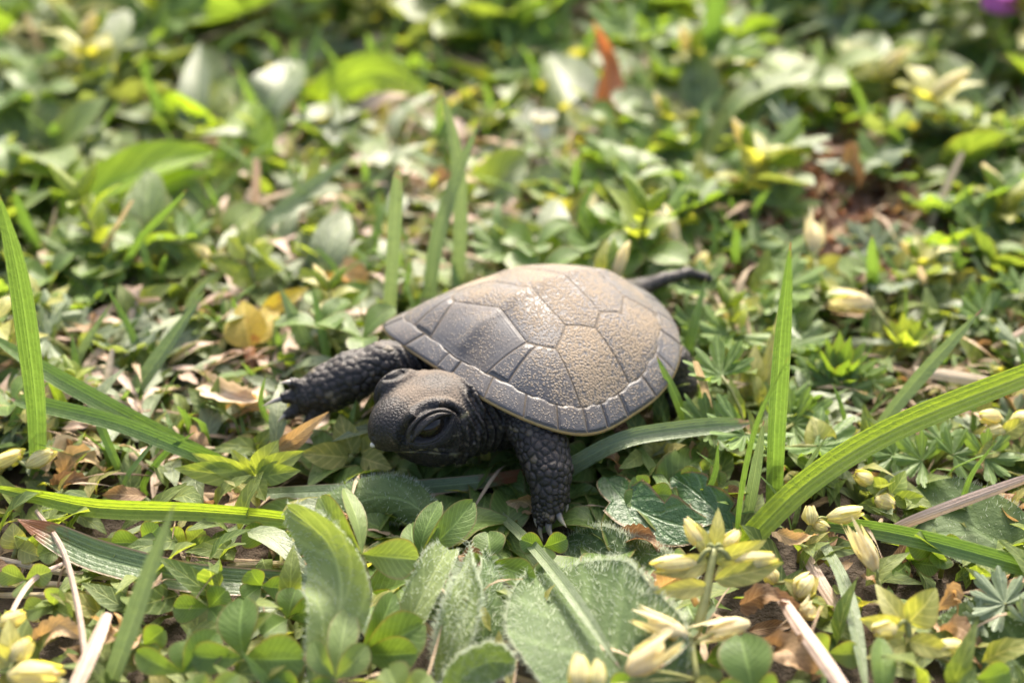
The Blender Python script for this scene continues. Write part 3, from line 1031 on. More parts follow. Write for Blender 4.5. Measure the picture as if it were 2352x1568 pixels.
def upright(px, z0, w, mat, label, lean=0., **kw):
    b = A(px[0][0], px[0][1], z0)
    # rooted in the soil below the first seen point
    y = b[1]
    pts = [AY(u, v, y + lean * i / (len(px) - 1)) for i, (u, v) in enumerate(px)]
    root = pts[0] + np.array([0, .05, -max(z0, 0.) - .05])
    if z0 > .08: pts = [root] + pts
    return grow_blade(pts, cm(w * .86, b), mat, label, **kw)


def lying(px, w, mat, label, **kw):
    pts = [A(u, v, z) for u, v, z in px]
    return grow_blade(pts, cm(w * .88, pts[len(pts) // 2]), mat, label, **kw)


# ---------------------------------------------------------------- grass blades one by one
upright([(88, 1115), (84, 950), (68, 800), (38, 610), (-12, 420)], .05, 52, 'grass', 'tall folded bright green grass blade rising at the far left edge', lean=-.25, n=nh(.1, 1, .35), fold=.45)
lying([(560, 1085, .1), (420, 1020, .5), (200, 905, 1.0), (80, 835, 1.2), (-60, 745, 1.3)], 46, 'grass', 'long arching green grass blade entering from the left edge, upper one', n=nh(.7, .7), fold=.3)
lying([(530, 1072, .15), (420, 1030, .6), (270, 972, .85), (120, 935, .95), (24, 914, .95)], 42, 'grass', 'blunt green grass blade pointing left below the upper arching blade', prof=p_round, fold=.35)
lying([(296, 1125, .0), (272, 1070, .35), (236, 985, .7), (205, 895, .95), (135, 856, 1.0)], 27, 'grass', 'short hooked green grass blade bending over at its top near the left edge', n=nh(.3, 1))
lying([(760, 1215, .25), (640, 1190, .42), (450, 1174, .5), (230, 1166, .52), (90, 1140, .55), (-70, 1108, .6)], 50, 'grass_bright', 'long bright green folded grass blade lying level at the lower left', n=nh(.55, .8), fold=.55)
lying([(760, 1345, .15), (600, 1340, .28), (420, 1325, .36), (230, 1280, .42), (110, 1225, .52), (40, 1192, .68)], 84, 'grass_brown_tip', 'broad dull green grass blade with a curled brown tip at lower left', n=nh(.9, .45), fold=.3, ns=9)
upright([(245, 1600), (300, 1440), (345, 1310), (404, 1148)], .1, 50, 'grass_blue', 'upright blue green grass blade standing in the lower left foreground', lean=.25, n=nh(.2, 1, -.2), fold=.35)
upright([(600, 535), (660, 478), (730, 420), (822, 347)], .7, 46, 'grass_blue', 'slanting grey green grass blade behind the turtle on the left', lean=.8)
upright([(893, 745), (902, 600), (915, 376)], .35, 35, 'grass_blue', 'straight grey green grass blade standing just behind the shell, leftmost of three', n=nh(.1, 1), fold=.2, prof=p_round)
upright([(985, 700), (1000, 570), (1040, 430), (1106, 268)], .4, 40, 'grass_blue', 'curved green grass blade behind the shell leaning right', n=nh(.1, 1), lean=.4)
upright([(1050, 660), (1058, 500), (1048, 350), (1013, 195)], .35, 38, 'grass_blue', 'tall pale grass blade behind the shell leaning left', n=nh(.1, 1), lean=.3)
upright([(930, 715), (934, 650), (948, 585)], .3, 14, 'grass', 'short thin grass blade between the two upright blades behind the shell', n=nh(.1, 1))
upright([(290, 935), (370, 815), (472, 668)], .2, 44, 'grass_blue', 'blurred grass blade slanting up to the right left of the turtle', lean=.5)
upright([(730, 850), (690, 760), (640, 655)], .2, 44, 'grass_blue', 'pale glossy grass blade leaning left behind the far front leg', lean=.4)
upright([(1772, 1160), (1780, 960), (1795, 750), (1816, 556)], .1, 52, 'grass', 'tallest upright grass blade standing right of the turtle', n=nh(.1, 1, .25), fold=.5, lean=-.05)
upright([(1690, 1245), (1705, 1110), (1742, 960), (1812, 818)], .15, 15, 'grass', 'thin wiry grass blade leaning across the tallest blade on the right', n=nh(.1, 1), lean=-.1)
upright([(1712, 1210), (1735, 1080), (1755, 960)], .15, 32, 'grass_blue', 'grey green grass blade half hidden left of the tallest blade', n=nh(.1, 1), fold=.2)
lying([(1270, 1105, .3), (1330, 1062, .5), (1440, 1008, .72), (1580, 985, .78), (1722, 972, .76)], 46, 'grass_blue', 'blunt blue green grass blade stretching right from the near front leg', prof=p_round, n=nh(.75, .65), fold=.15, curl=.25)
lying([(1660, 1300, .0), (1705, 1252, .35), (1850, 1110, .85), (2050, 985, 1.15), (2352, 862, 1.4), (2520, 800, 1.4)], 66, 'grass_bright', 'broad yellow green grass blade arching out of the right edge', n=nh(.5, .85, -.2), fold=.22, prof=p_strip)
upright([(2025, 975), (2090, 890), (2170, 800), (2257, 708)], .35, 40, 'grass_blue', 'blue green pointed grass blade slanting right behind the arching bright blade', n=nh(.2, 1, -.2), lean=.25)
lying([(1860, 1195, .3), (1990, 1212, .5), (2130, 1240, .56), (2352, 1300, .5), (2480, 1340, .4)], 50, 'grass', 'dark green folded grass blade lying level at the right edge', n=nh(.5, .85), fold=.5, prof=p_strip)
lying([(1890, 1245, .45), (1935, 1330, .5), (1965, 1440, .5), (1995, 1620, .4)], 40, 'grass_blue', 'pale glossy grass blade bending down into the lower right foreground', n=nh(.8, .5), fold=.15)
lying([(1465, 1030, .35), (1520, 1110, .3), (1578, 1200, .2)], 34, 'grass', 'dark green grass blade slanting down right of the near front foot', n=nh(.7, .6, .3))
lying([(560, 1135, .18), (760, 1128, .24), (960, 1120, .26), (1110, 1106, .28), (1240, 1082, .2)], 42, 'grass_brown_tip', 'dark flat grass blade lying under the turtle chin', n=nh(.9, .45), fold=.2, prof=p_strip)
lying([(1140, 1175, .15), (1230, 1262, .42), (1330, 1390, .55), (1425, 1535, .5)], 36, 'grass_blue', 'blue green grass blade lying across the big hairy leaf', n=nh(.8, .6), fold=.4)
lying([(1640, 1390, .5), (1560, 1480, .62), (1490, 1545, .6)], 32, 'grass_brown_tip', 'short dull grass blade with a purple tip in front of the pale buds', n=nh(.6, .8), fold=.3)
upright([(1600, 950), (1612, 920), (1608, 888)], .2, 26, 'grass', 'tiny red tipped grass shoot beside the hind foot', n=nh(.1, 1))
for (px, z0, w, m, lab, ln) in [
        ([(150, 900), (190, 800), (260, 690)], .2, 22, 'grass_blue', 'slender soft grass blade leaning right at far left, behind the arching blades', .4),
        ([(330, 860), (300, 760), (240, 650)], .2, 20, 'grass', 'slender grass blade leaning left above the hooked blade', .4),
        ([(420, 780), (440, 690), (500, 620)], .25, 22, 'grass_blue', 'slender grass blade just left of the pale chickweed', .4),
        ([(60, 760), (110, 690), (190, 640)], .25, 20, 'grass', 'thin curved grass blade beside the tall left blade', .4),
        ([(230, 640), (270, 560), (350, 500)], .3, 22, 'grass_blue', 'blurred thin blade below the bright broad leaves', .5),
        ([(800, 700), (770, 620), (720, 560)], .3, 20, 'grass', 'thin blade leaning left just left of the shell', .4),
        ([(1330, 560), (1340, 470), (1380, 400)], .4, 22, 'grass', 'blurred blade over the shell top right of the bright leaf', .4),
        ([(330, 1110), (380, 1040), (450, 990)], .2, 18, 'grass', 'thin blade between the blunt blade and the wavy rosette', .1),
        ([(640, 1000), (600, 930), (610, 860)], .2, 16, 'grass', 'thin blade standing before the golden dry leaf', .1),
        ([(1830, 1180), (1850, 1080), (1900, 1000)], .2, 18, 'grass_blue', 'thin blade right of the tallest blade', .1),
        ([(2200, 1180), (2230, 1090), (2290, 1010)], .2, 18, 'grass', 'thin blade behind the tan ribbed stalk', .1),
        ([(1600, 1180), (1640, 1090), (1650, 1010)], .15, 18, 'grass', 'thin blade below the blunt blue green blade', .1),
        ([(20, 1010), (50, 930), (120, 870)], .3, 20, 'grass', 'thin blade behind the base of the tall left blade', .2)]:
    upright(px, z0, w, m, lab, lean=ln, n=nh(.2, 1, .2), fold=.25)
# dry stalks
lying([(80, 1172, .5), (140, 1262, .55), (175, 1390, .62), (198, 1545, .6)], 21, 'straw_pink', 'bent pale dry stalk crossing the brown tipped blade at lower left', name='dry_stalk', cat='stalk', n=nh(.5, .8), prof=p_strip, fold=-.5)
lying([(160, 1600, .65), (205, 1500, .7), (245, 1405, .68)], 42, 'straw_pink', 'short thick pinkish dry stalk at the bottom left corner', name='dry_stalk', cat='stalk', n=nh(.5, .8), prof=p_strip, fold=-.5)
lying([(-30, 1276, .25), (130, 1312, .28), (310, 1330, .22)], 17, 'straw', 'thin straw at the left edge, uppermost of three', name='dry_stalk', cat='stalk', prof=p_strip, fold=-.5)
lying([(-30, 1340, .2), (140, 1344, .22), (320, 1366, .18)], 20, 'straw', 'thin straw at the left edge, middle one of three', name='dry_stalk', cat='stalk', prof=p_strip, fold=-.5)
lying([(-30, 1366, .25), (120, 1366, .28), (260, 1358, .25)], 17, 'straw', 'thin straw at the left edge, lowest of three', name='dry_stalk', cat='stalk', prof=p_strip, fold=-.5)
lying([(-10, 1560, .5), (15, 1430, .5), (70, 1335, .45), (150, 1290, .4)], 15, 'straw_pink', 'curved thin dry stalk in the lower left corner', name='dry_stalk', cat='stalk', prof=p_strip, fold=-.5)
lying([(2050, 1215, .45), (2180, 1165, .62), (2400, 1085, .7)], 32, 'straw_pink', 'ribbed tan dry stalk lying at the right edge', name='dry_stalk', cat='stalk', n=nh(.4, .9), prof=p_strip, fold=-.4)
lying([(1785, 1358, .45), (1840, 1440, .58), (1900, 1525, .66), (1965, 1620, .66)], 40, 'straw_pink', 'thick pale pink dry stalk in the lower right foreground', name='dry_stalk', cat='stalk', n=nh(.5, .85), prof=p_strip, fold=-.5)
lying([(1845, 1262, .4), (1880, 1325, .42), (1925, 1400, .35)], 34, 'straw_pink', 'flat dry stalk behind the pale glossy blade at lower right', name='dry_stalk', cat='stalk', prof=p_strip, fold=-.2)
lying([(520, 1300, .12), (620, 1296, .16), (720, 1292, .14)], 20, 'straw', 'short straw lying under the pale hairy leaf', name='dry_stalk', cat='stalk', prof=p_strip, fold=-.4)
lying([(2100, 850, .5), (2230, 870, .5), (2400, 905, .4)], 34, 'straw', 'pale dry stalk lying behind the arching bright blade', name='dry_stalk', cat='stalk', prof=p_strip, fold=-.3)
lying([(2280, 800, .5), (2352, 760, .6), (2420, 720, .6)], 18, 'straw_pink', 'brown dry stalk poking in at the right edge', name='dry_stalk', cat='stalk', prof=p_strip, fold=-.3)
upright([(583, 500), (586, 430), (588, 365)], .5, 24, 'straw_pink', 'reddish upright dry stalk behind the slanting grass blade', name='dry_stalk', cat='stalk', prof=p_strip, fold=-.5)
lying([(-20, 408, .6), (70, 396, .6), (140, 382, .55)], 26, 'straw', 'blurred straw at the left edge in the background', name='dry_stalk', cat='stalk', prof=p_strip)
lying([(830, 350, .3), (900, 290, .5), (970, 225, .6)], 18, 'straw_pink', 'blurred reddish stalk behind the turtle above the shell', name='dry_stalk', cat='stalk', prof=p_strip)


# ---------------------------------------------------------------- hairy leaves
def hairs_on(V, F, n, length, seed, rim_bias=.5, ns=9):
    r = np.random.default_rng(seed)
    q = V[np.asarray(F)]
    N = np.cross(q[:, 1] - q[:, 0], q[:, 3] - q[:, 0]); N /= np.linalg.norm(N, axis=1)[:, None] + 1e-9
    m = np.where(N[:, 2] < 0, -1., 1.); N = N * m[:, None]
    col = np.arange(len(F)) % (ns - 1)
    rim = (col == 0) | (col == ns - 2)
    area = np.linalg.norm(q[:, 1] - q[:, 0], axis=1) * np.linalg.norm(q[:, 3] - q[:, 0], axis=1)
    p = area * np.where(rim, 1 + 12 * rim_bias, 1.)
    pick = r.choice(len(F), n, p=p / p.sum())
    a, b = r.random((2, n, 1))
    Q = q[pick]
    base = Q[:, 0] * (1 - a) * (1 - b) + Q[:, 1] * a * (1 - b) + Q[:, 2] * a * b + Q[:, 3] * (1 - a) * b
    cen = V.mean(0)
    out = base - q[pick].mean(1)
    side = np.where(col[pick] == 0, -1., np.where(col[pick] == ns - 2, 1., 0.))
    sd = Q[:, 1] - Q[:, 0]; sd /= np.linalg.norm(sd, axis=1)[:, None] + 1e-9
    base = np.where((side != 0)[:, None] & (r.random((n, 1)) < .6), np.where((side < 0)[:, None], Q[:, 0] * (1 - b) + Q[:, 3] * b, Q[:, 1] * (1 - b) + Q[:, 2] * b), base)
    d = N[pick] * .8 + sd * side[:, None] * 1.1 + r.normal(size=(n, 3)) * .28
    d /= np.linalg.norm(d, axis=1)[:, None]
    L = length * r.uniform(.5, 1.15, (n, 1))
    bend = r.normal(size=(n, 3)) * .25 * L
    w = np.cross(d, FW); w /= np.linalg.norm(w, axis=1)[:, None] + 1e-9
    w2 = .0019
    midp = base + d * L * .55 + bend * .3
    tip = base + d * L + bend
    P = np.stack([base - w * w2, base + w * w2, midp + w * w2 * .8, midp - w * w2 * .8, tip], 1).reshape(-1, 3)
    k = np.arange(n)[:, None] * 5
    FF = (k + np.array([0, 1, 2, 3])).tolist() + (k + np.array([3, 2, 4])).tolist()
    return P, FF


def hairy_leaf(pts, width, mat, label, prof=p_broad, n=None, fold=.2, curl=0., nhair=1500, hl=.1, nt=26, ns=9, wave=.04, twist=0., serr=0.):
    o = pts[0]
    sd = len(bpy.data.objects)
    V, F, uv = ribbon(pts, width, prof, n if n is not None else nh(), fold, nt, ns, twist, wave, curl, serr=serr, seed=sd)
    ob = mesh_obj('hairy_leaf', V, F, M[mat], uv=uv, origin=o)
    tag(ob, label, 'leaf')
    P, FF = hairs_on(V, F, nhair, hl, sd, ns=ns)
    h = mesh_obj('leaf_hair', P - np.asarray(o), FF, M['hair'], ob)
    h['kind'] = 'stuff'
    return ob


def HL_(px, w, mat, label, **kw):
    pts = [A(u, v, z) for u, v, z in px]
    return hairy_leaf(pts, cm(w, pts[len(pts) // 2]), mat, label, **kw)


HL_([(1560, 1680, .1), (1450, 1560, .35), (1330, 1420, .42), (1240, 1318, .34)], 330, 'hairy', 'large soft hairy leaf filling the bottom centre', prof=p_broad, fold=.12, curl=.12, nhair=2600, hl=.085, n=nh(.9, .55, .1))
HL_([(1640, 1400, .02), (1520, 1330, .12), (1390, 1275, .10), (1290, 1245, .0)], 120, 'hairy', 'dark hairy leaf behind the large one, below the near front foot', nhair=1500, hl=.08, n=nh(.9, .5), fold=.25)
HL_([(1010, 1250, .1), (960, 1165, .36), (870, 1140, .4), (760, 1180, .3), (700, 1230, .15)], 105, 'hairy', 'arched dark hairy leaf under the dark grass blade by the chin', nhair=700, hl=.05, n=nh(.75, .7), fold=-.15, curl=-.35)
HL_([(715, 1640, .3), (745, 1500, .55), (785, 1370, .78), (755, 1250, .92), (660, 1165, .95)], 165, 'hairy_pale', 'pale upright hairy leaf curling left in the lower left centre', nhair=800, hl=.055, n=nh(.25, 1, -.1), prof=p_obov, fold=.22, curl=.12)
HL_([(1000, 1570, .15), (1045, 1460, .42), (1075, 1350, .6), (1078, 1245, .7)], 85, 'hairy_pale', 'narrow folded hairy leaf standing upright near the bottom centre', nhair=1300, hl=.09, n=nh(.3, 1, -.25), fold=.5, prof=p_lance)
HL_([(1100, 1560, .05), (1110, 1450, .3), (1125, 1340, .45), (1110, 1265, .5)], 95, 'hairy', 'dark hairy leaf behind the narrow folded hairy one', nhair=700, hl=.08, n=nh(.4, .9, .4), prof=p_lance)
HL_([(900, 1520, .1), (955, 1400, .42), (1000, 1310, .55), (1030, 1262, .56)], 75, 'hairy_pale', 'pale folded young leaf left of the narrow hairy one', nhair=700, hl=.05, n=nh(.4, .9, -.3), fold=.6, prof=p_strip)
HL_([(1010, 1640, .3), (1060, 1560, .52), (1120, 1520, .56), (1185, 1525, .5)], 95, 'hairy', 'small hairy leaf poking up at the bottom centre edge', nhair=600, hl=.06, n=nh(.5, .85), serr=.05)
HL_([(2420, 1330, .1), (2300, 1250, .25), (2170, 1180, .25), (2080, 1140, .2)], 190, 'hairy', 'dark broad leaf in the shade behind the tan stalk at right', nhair=500, hl=.05, n=nh(.9, .5))
HL_([(2450, 1560, .1), (2330, 1500, .2), (2220, 1470, .2), (2130, 1440, .15)], 180, 'hairy', 'dark broad leaf low in the bottom right corner', nhair=500, hl=.05, n=nh(.9, .5))

# toothed dark leaf right of the foot
def toothed(pts, width, label, n=None, seed=1):
    nt, ns = 40, 9
    def prof(t):
        saw = 1 - .55 * np.abs(((t * 3.2 + .2) % 1.) ** 1.6)
        return np.clip(np.sin(np.pi * np.clip(t, 0, 1) ** .8) ** .6 * saw + .12, .05, 1)
    o = pts[0]
    V, F, uv = ribbon(pts, width, prof, n if n is not None else nh(.9, .5), .15, nt, ns, 0, .06, .1, seed=seed)
    return tag(mesh_obj('toothed_leaf', V, F, M['toothed'], uv=uv, origin=o), label, 'leaf')


P_ = [A(1390, 1095, .4), A(1450, 1160, .34), A(1560, 1205, .3), A(1690, 1215, .25)]
toothed(P_, cm(120, P_[1]), 'dark glossy toothed leaf right of the near front foot')
P_ = [A(1690, 1235, .2), A(1640, 1170, .36), A(1585, 1120, .4), A(1545, 1095, .38)]
toothed(P_, cm(95, P_[1]), 'smaller dark toothed leaf curling up behind the first', seed=4, n=nh(.6, .8))
P_ = [A(1330, 1165, .12), A(1380, 1185, .12), A(1450, 1210, .12), A(1530, 1225, .1)]
toothed(P_, cm(60, P_[1]), 'narrow dark toothed leaf under the near front claws', seed=6)


# ---------------------------------------------------------------- clovers
def leaflet(parent, o, p0, p1, wpx, mat, n=None, fold=.3, bow=.12, prof=p_obov, name='leaflet', notch=.06, wave=.02, z=None, nt=14, ns=7):
    p0 = np.asarray(p0); p1 = np.asarray(p1)
    nn = nz(n if n is not None else nh())
    mid = (p0 + p1) / 2 + nn * bow * np.linalg.norm(p1 - p0)
    V, F, uv = ribbon([p0, mid, p1], cm(wpx, mid), prof, nn, fold, nt, ns, 0, wave, .0, notch=notch, seed=len(bpy.data.objects))
    return mesh_obj(name, V - np.asarray(o), F, M[mat], parent, uv)


def clover(hub, leaves, root, label, mat='clover', name='clover', stem='stem', cat='clover', prof=p_obov, sw=11):
    """hub (u,v,z); leaves [(u,v,z,width px, side lean)]; root (u,v)"""
    h = A(*hub); r = A(root[0], root[1], 0.)
    t = thing(name, r, label, cat)
    for (u, v, z, w, lean) in leaves:
        leaflet(t, r, h, A(u, v, z), w, mat, nh(.6, .75, lean), fold=.28, prof=prof)
    R = cm(sw, h) * .5
    V, F, uv = tube([r, (r + h) / 2 + np.array([.03, .0, .05]), h], [R * 1.1, R, R * .8], 7, 10)
    mesh_obj('stem', V - r, F, M[stem], t, uv)
    return t


clover((832, 1272, .72), [(735, 1140, .95, 82, -.4), (790, 1120, .98, 50, .7), (962, 1285, .66, 95, .2)], (850, 1420), 'three leaved clover in front of the pale curling hairy leaf', 'clover_pale')
clover((960, 1285, .4), [(1088, 1150, .7, 78, .3), (1010, 1150, .72, 62, -.4), (945, 1200, .5, 55, -.2)], (975, 1400), 'clover with folded toothed leaflets right of the chin shadow')
clover((560, 1510, .45), [(560, 1372, .72, 112, -.3), (702, 1512, .55, 125, .25), (440, 1505, .55, 80, -.3)], (590, 1600), 'large bright clover at the bottom edge left of centre')
clover((420, 1545, .42), [(312, 1495, .55, 62, -.2), (432, 1470, .58, 80, .1), (500, 1450, .62, 90, .2)], (440, 1620), 'bright clover at the bottom edge right of the blue green blade')
clover((770, 1560, .5), [(720, 1470, .66, 66, -.4), (800, 1395, .74, 72, .1), (842, 1480, .66, 68, .3)], (780, 1640), 'pale clover with narrow leaflets at the bottom edge', 'clover_pale')
clover((830, 1500, .3), [(905, 1360, .55, 75, .5), (975, 1430, .46, 118, .2), (960, 1500, .42, 90, .3)], (850, 1560), 'dark clover with overlapping leaflets at the bottom centre')
clover((660, 1420, .35), [(600, 1460, .42, 90, -.2), (680, 1350, .5, 75, .0), (750, 1380, .5, 70, .3)], (670, 1500), 'small toothed clover left of the pale hairy leaf')
clover((930, 1610, .5), [(890, 1530, .6, 105, -.1), (985, 1545, .6, 80, .3), (830, 1590, .56, 80, -.4)], (930, 1660), 'grey green clover cut by the bottom edge at centre', 'clover_pale')
clover((1130, 1290, .28), [(1230, 1330, .42, 70, .2), (1120, 1220, .4, 80, .0), (1060, 1300, .36, 60, -.3)], (1120, 1340), 'dark shaded clover between the hairy leaves')
clover((1730, 1590, .5), [(1700, 1455, .72, 128, -.1), (1790, 1600, .55, 110, .3), (1640, 1610, .55, 100, -.3)], (1735, 1650), 'bright veined clover at the bottom edge right of centre')
clover((2020, 1620, .45), [(2022, 1462, .72, 62, .0), (2100, 1600, .6, 80, .4), (1930, 1620, .55, 70, -.4)], (2020, 1660), 'dull green narrow clover at the bottom edge beside the glossy blade')
clover((470, 1620, .5), [(440, 1555, .62, 105, -.2), (545, 1545, .66, 60, .2), (380, 1600, .6, 80, -.3)], (470, 1670), 'yellowish clover cut by the bottom edge', 'clover_pale')
clover((2090, 1290, .12), [(2100, 1255, .3, 62, -.3), (2160, 1300, .3, 55, .3), (2050, 1320, .25, 55, -.3)], (2110, 1320), 'dark little clover under the level blade at right')
clover((620, 1240, .2), [(560, 1215, .36, 70, -.3), (650, 1205, .36, 60, .1), (690, 1250, .3, 55, .3)], (620, 1280), 'shaded clover under the long level blade')
clover((430, 1250, .15), [(380, 1220, .32, 70, -.3), (470, 1215, .34, 60, .2), (500, 1260, .28, 60, .3)], (430, 1290), 'yellow green clover behind the broad brown tipped blade', 'clover_pale')


for (u, v, s, lab, m) in [
        (330, 1245, 60, 'half shaded clover between the level blade and the brown tipped blade', 'clover'), (150, 1255, 58, 'little clover under the bent pale stalk at left', 'clover_pale'),
        (330, 1480, 62, 'clover beside the foot of the upright blue green blade', 'clover'), (480, 1395, 66, 'clover just below the broad brown tipped blade', 'clover'), (600, 1345, 54, 'dark clover touching the end of the brown tipped blade', 'clover'),
        (120, 1390, 54, 'small clover among the straws at left', 'clover_pale'), (1250, 1255, 50, 'deep shaded clover straight under the near front claws', 'clover'), (1620, 1520, 66, 'clover under the ragged cream flowers', 'clover'),
        (1900, 1500, 62, 'clover between the pink stalk and the narrow clover', 'clover_pale'), (2240, 1560, 70, 'clover at the bottom edge near the right corner', 'clover'), (2150, 1265, 56, 'clover half under the level blade at the right edge', 'clover'),
        (1480, 1130, 52, 'clover between the toothed leaves and the shell', 'clover'), (1620, 1090, 50, 'clover below the tip of the blunt blade', 'clover_pale'), (60, 1330, 54, 'pale clover against the left edge above the straws', 'clover_pale'),
        (1400, 1590, 64, 'dark clover at the bottom edge beside the hairy leaf', 'clover'), (690, 1590, 70, 'round clover at the bottom edge below the pale hairy leaf', 'clover')]:
    a_ = (u * .37 + v * .11) % 2.
    clover((u, v, .34), [(u + s * math.cos(a_ + k) * 1.25, v - s * math.sin(a_ + k) * .75, .42 + .1 * math.sin(a_ + k), s * 1.05, .3 * math.cos(a_ + k)) for k in (0, 2.1, 4.2)], (u + 10, v + 60), lab, m)


# ---------------------------------------------------------------- chickweed sprigs with buds
def p_bud(t): return np.clip(np.sin(np.pi * np.clip(t * .96, 0, 1) ** .9) ** .7, .06, 1)


def bud_mesh(t, o, p, d, L, R, mat='bud', dry=False, seed=0):
    """a part: capsule core, with sepals or ragged dry petals round it"""
    d = nz(d); r = np.random.default_rng(seed)
    side = nz(np.cross(d, [.3, .2, .9])); up = np.cross(side, d)
    core, cf, cu = tube([p, p + d * L * .25, p + d * L * .6, p + d * L * .9], [R * .35, R * .95, R * .8, R * .15], 8, 9)
    b = mesh_obj('dry_flower' if dry else 'flower_bud', core - o, cf, M['petal_dry' if dry else mat], t, cu)
    n = 11 if dry else 5
    for i in range(n):
        a = 6.283 * i / n + r.uniform(-.25, .25)
        rad = side * math.cos(a) + up * math.sin(a)
        fl = r.uniform(.5, 1.3) if dry else r.uniform(.1, .5)
        ln = L * (r.uniform(.8, 1.3) if dry else r.uniform(.85, 1.0))
        pts = [p + rad * R * .3, p + rad * R * 1.08 + d * ln * .35, p + rad * R * (.8 + .25 * fl) + d * ln * .75, p + rad * R * (.3 + .75 * fl) + d * ln]
        V, F, uv = ribbon(pts, R * (.5 if dry else 1.2), p_bud if not dry else p_blade, rad, -.25, 8, 5, 0, .05, 0, seed=seed + i)
        mesh_obj('petal' if dry else 'sepal', V - o, F, M['petal_dry' if dry else mat], b, uv)
    return b


def sprig(root, stem_px, leaves, buds, label, mat='chick', name='chickweed', cat='chickweed', stem='stem', sw=16, group=None):
    """stem_px [(u,v,z)...]; leaves [(u0,v0,z0,u1,v1,z1,w)]; buds [(u0,v0,z0,u1,v1,z1,w,dry)]"""
    r = A(root[0], root[1], 0.)
    t = thing(name, r, label, cat, group)
    sp = [r] + [A(*q) for q in stem_px]
    R = cm(sw, sp[-1]) * .5
    V, F, uv = tube(sp, [R * 1.1, R, R * .8], 7, 18)
    mesh_obj('stem', V - r, F, M[stem], t, uv)
    top = sp[-1]
    for i, (a, b, z0, c, d, z1, wd) in enumerate(leaves):
        leaflet(t, r, A(a, b, z0), A(c, d, z1), wd, mat, nh(.6, .7, (c - a) * .002), fold=.25, bow=.10, prof=p_ovate, name='leaf', notch=0)
    for i, (a, b, z0, c, d, z1, wd, dry) in enumerate(buds):
        p, e = A(a, b, z0), A(c, d, z1)
        j = np.argmin([np.linalg.norm(x - p) for x in sp])
        rs = R * .5
        q = sp[j]
        if np.linalg.norm(q - p) > .04:
            V, F, uv = tube([q, (q + p) / 2 + UPV * .05, p], [rs, rs, rs], 6, 8)
            mesh_obj('bud_stalk', V - r, F, M['stem'], t, uv)
        bud_mesh(t, r, p, e - p, np.linalg.norm(e - p), cm(wd, p) * (.40 if not dry else .44), dry=dry, seed=i * 7 + len(label))
    return t


sprig((1585, 1560), [(1590, 1490, .4), (1618, 1380, .7), (1640, 1260, .98)],
      [(1640, 1265, .95, 1650, 1165, 1.2, 40), (1630, 1290, .9, 1500, 1315, .8, 60), (1640, 1290, .9, 1760, 1240, 1.0, 55), (1640, 1330, .85, 1800, 1290, .8, 60), (1625, 1345, .8, 1500, 1360, .72, 50), (1650, 1300, .9, 1700, 1345, .75, 70), (1630, 1280, .92, 1600, 1200, 1.1, 42)],
      [(1620, 1260, .95, 1570, 1190, 1.1, 45, False), (1600, 1290, .9, 1490, 1300, .86, 52, False), (1680, 1290, .9, 1790, 1278, .9, 48, False), (1660, 1260, .95, 1700, 1215, 1.0, 42, False)],
      'tall yellow green chickweed with plump buds in the lower right', sw=24)
sprig((1600, 1640), [(1600, 1560, .4), (1590, 1480, .55)], [(1600, 1560, .45, 1660, 1600, .4, 50)],
      [(1580, 1460, .62, 1478, 1420, .66, 54, True), (1720, 1430, .6, 1612, 1455, .6, 54, True), (1440, 1545, .7, 1535, 1475, .85, 70, True), (1330, 1590, .72, 1330, 1500, .85, 62, False), (1368, 1590, .72, 1378, 1510, .85, 50, False)],
      'chickweed with three ragged cream dry flowers at the bottom right of centre')
sprig((2020, 1420), [(2030, 1390, .3), (2015, 1330, .55)], [(2030, 1390, .35, 2090, 1420, .3, 40)], [(2012, 1310, .6, 1962, 1212, .86, 50, True)], 'chickweed with one cream dry flower leaning left above the dark gap', sw=14)
sprig((1835, 1290), [(1840, 1250, .35), (1862, 1205, .6)], [(1850, 1225, .5, 1790, 1240, .5, 36), (1860, 1215, .55, 1905, 1240, .5, 40)],
      [(1862, 1205, .62, 1858, 1158, .75, 42, False), (1900, 1190, .62, 1985, 1172, .66, 46, False), (1866, 1200, .6, 1905, 1215, .56, 36, False)], 'small chickweed with furry pale buds beside the arching bright blade', sw=12)
sprig((2085, 1560), [(2090, 1500, .35), (2085, 1430, .6)],
      [(2080, 1440, .58, 2010, 1340, .7, 60), (2085, 1430, .6, 2150, 1350, .78, 92), (2080, 1450, .55, 1975, 1420, .6, 66), (2090, 1470, .5, 2190, 1500, .55, 60), (2080, 1480, .5, 1990, 1510, .5, 56)],
      [(2060, 1440, .6, 2000, 1450, .6, 50, False), (2140, 1490, .5, 2215, 1482, .55, 48, False), (2180, 1520, .4, 2210, 1565, .4, 45, False)], 'leafy yellow green chickweed in the bottom right corner', sw=20)
sprig((1880, 1400), [(1870, 1370, .3), (1860, 1350, .45)], [(1860, 1370, .4, 1800, 1330, .5, 50), (1860, 1370, .4, 1900, 1420, .35, 46)],
      [(1830, 1370, .42, 1870, 1315, .55, 66, False), (1780, 1340, .42, 1760, 1300, .5, 46, False), (1845, 1420, .35, 1870, 1385, .45, 52, True)], 'chickweed with round green pods between the pink stalk and glossy blade')
sprig((2290, 1080), [(2290, 1040, .4), (2300, 990, .62)], [(2300, 1000, .6, 2360, 960, .7, 50), (2295, 1020, .55, 2240, 1050, .5, 44)],
      [(2300, 960, .7, 2245, 955, .74, 44, False), (2310, 985, .62, 2250, 1000, .6, 44, False), (2320, 970, .66, 2380, 950, .7, 44, False)], 'chickweed with yellow green buds at the right edge above the stalk')
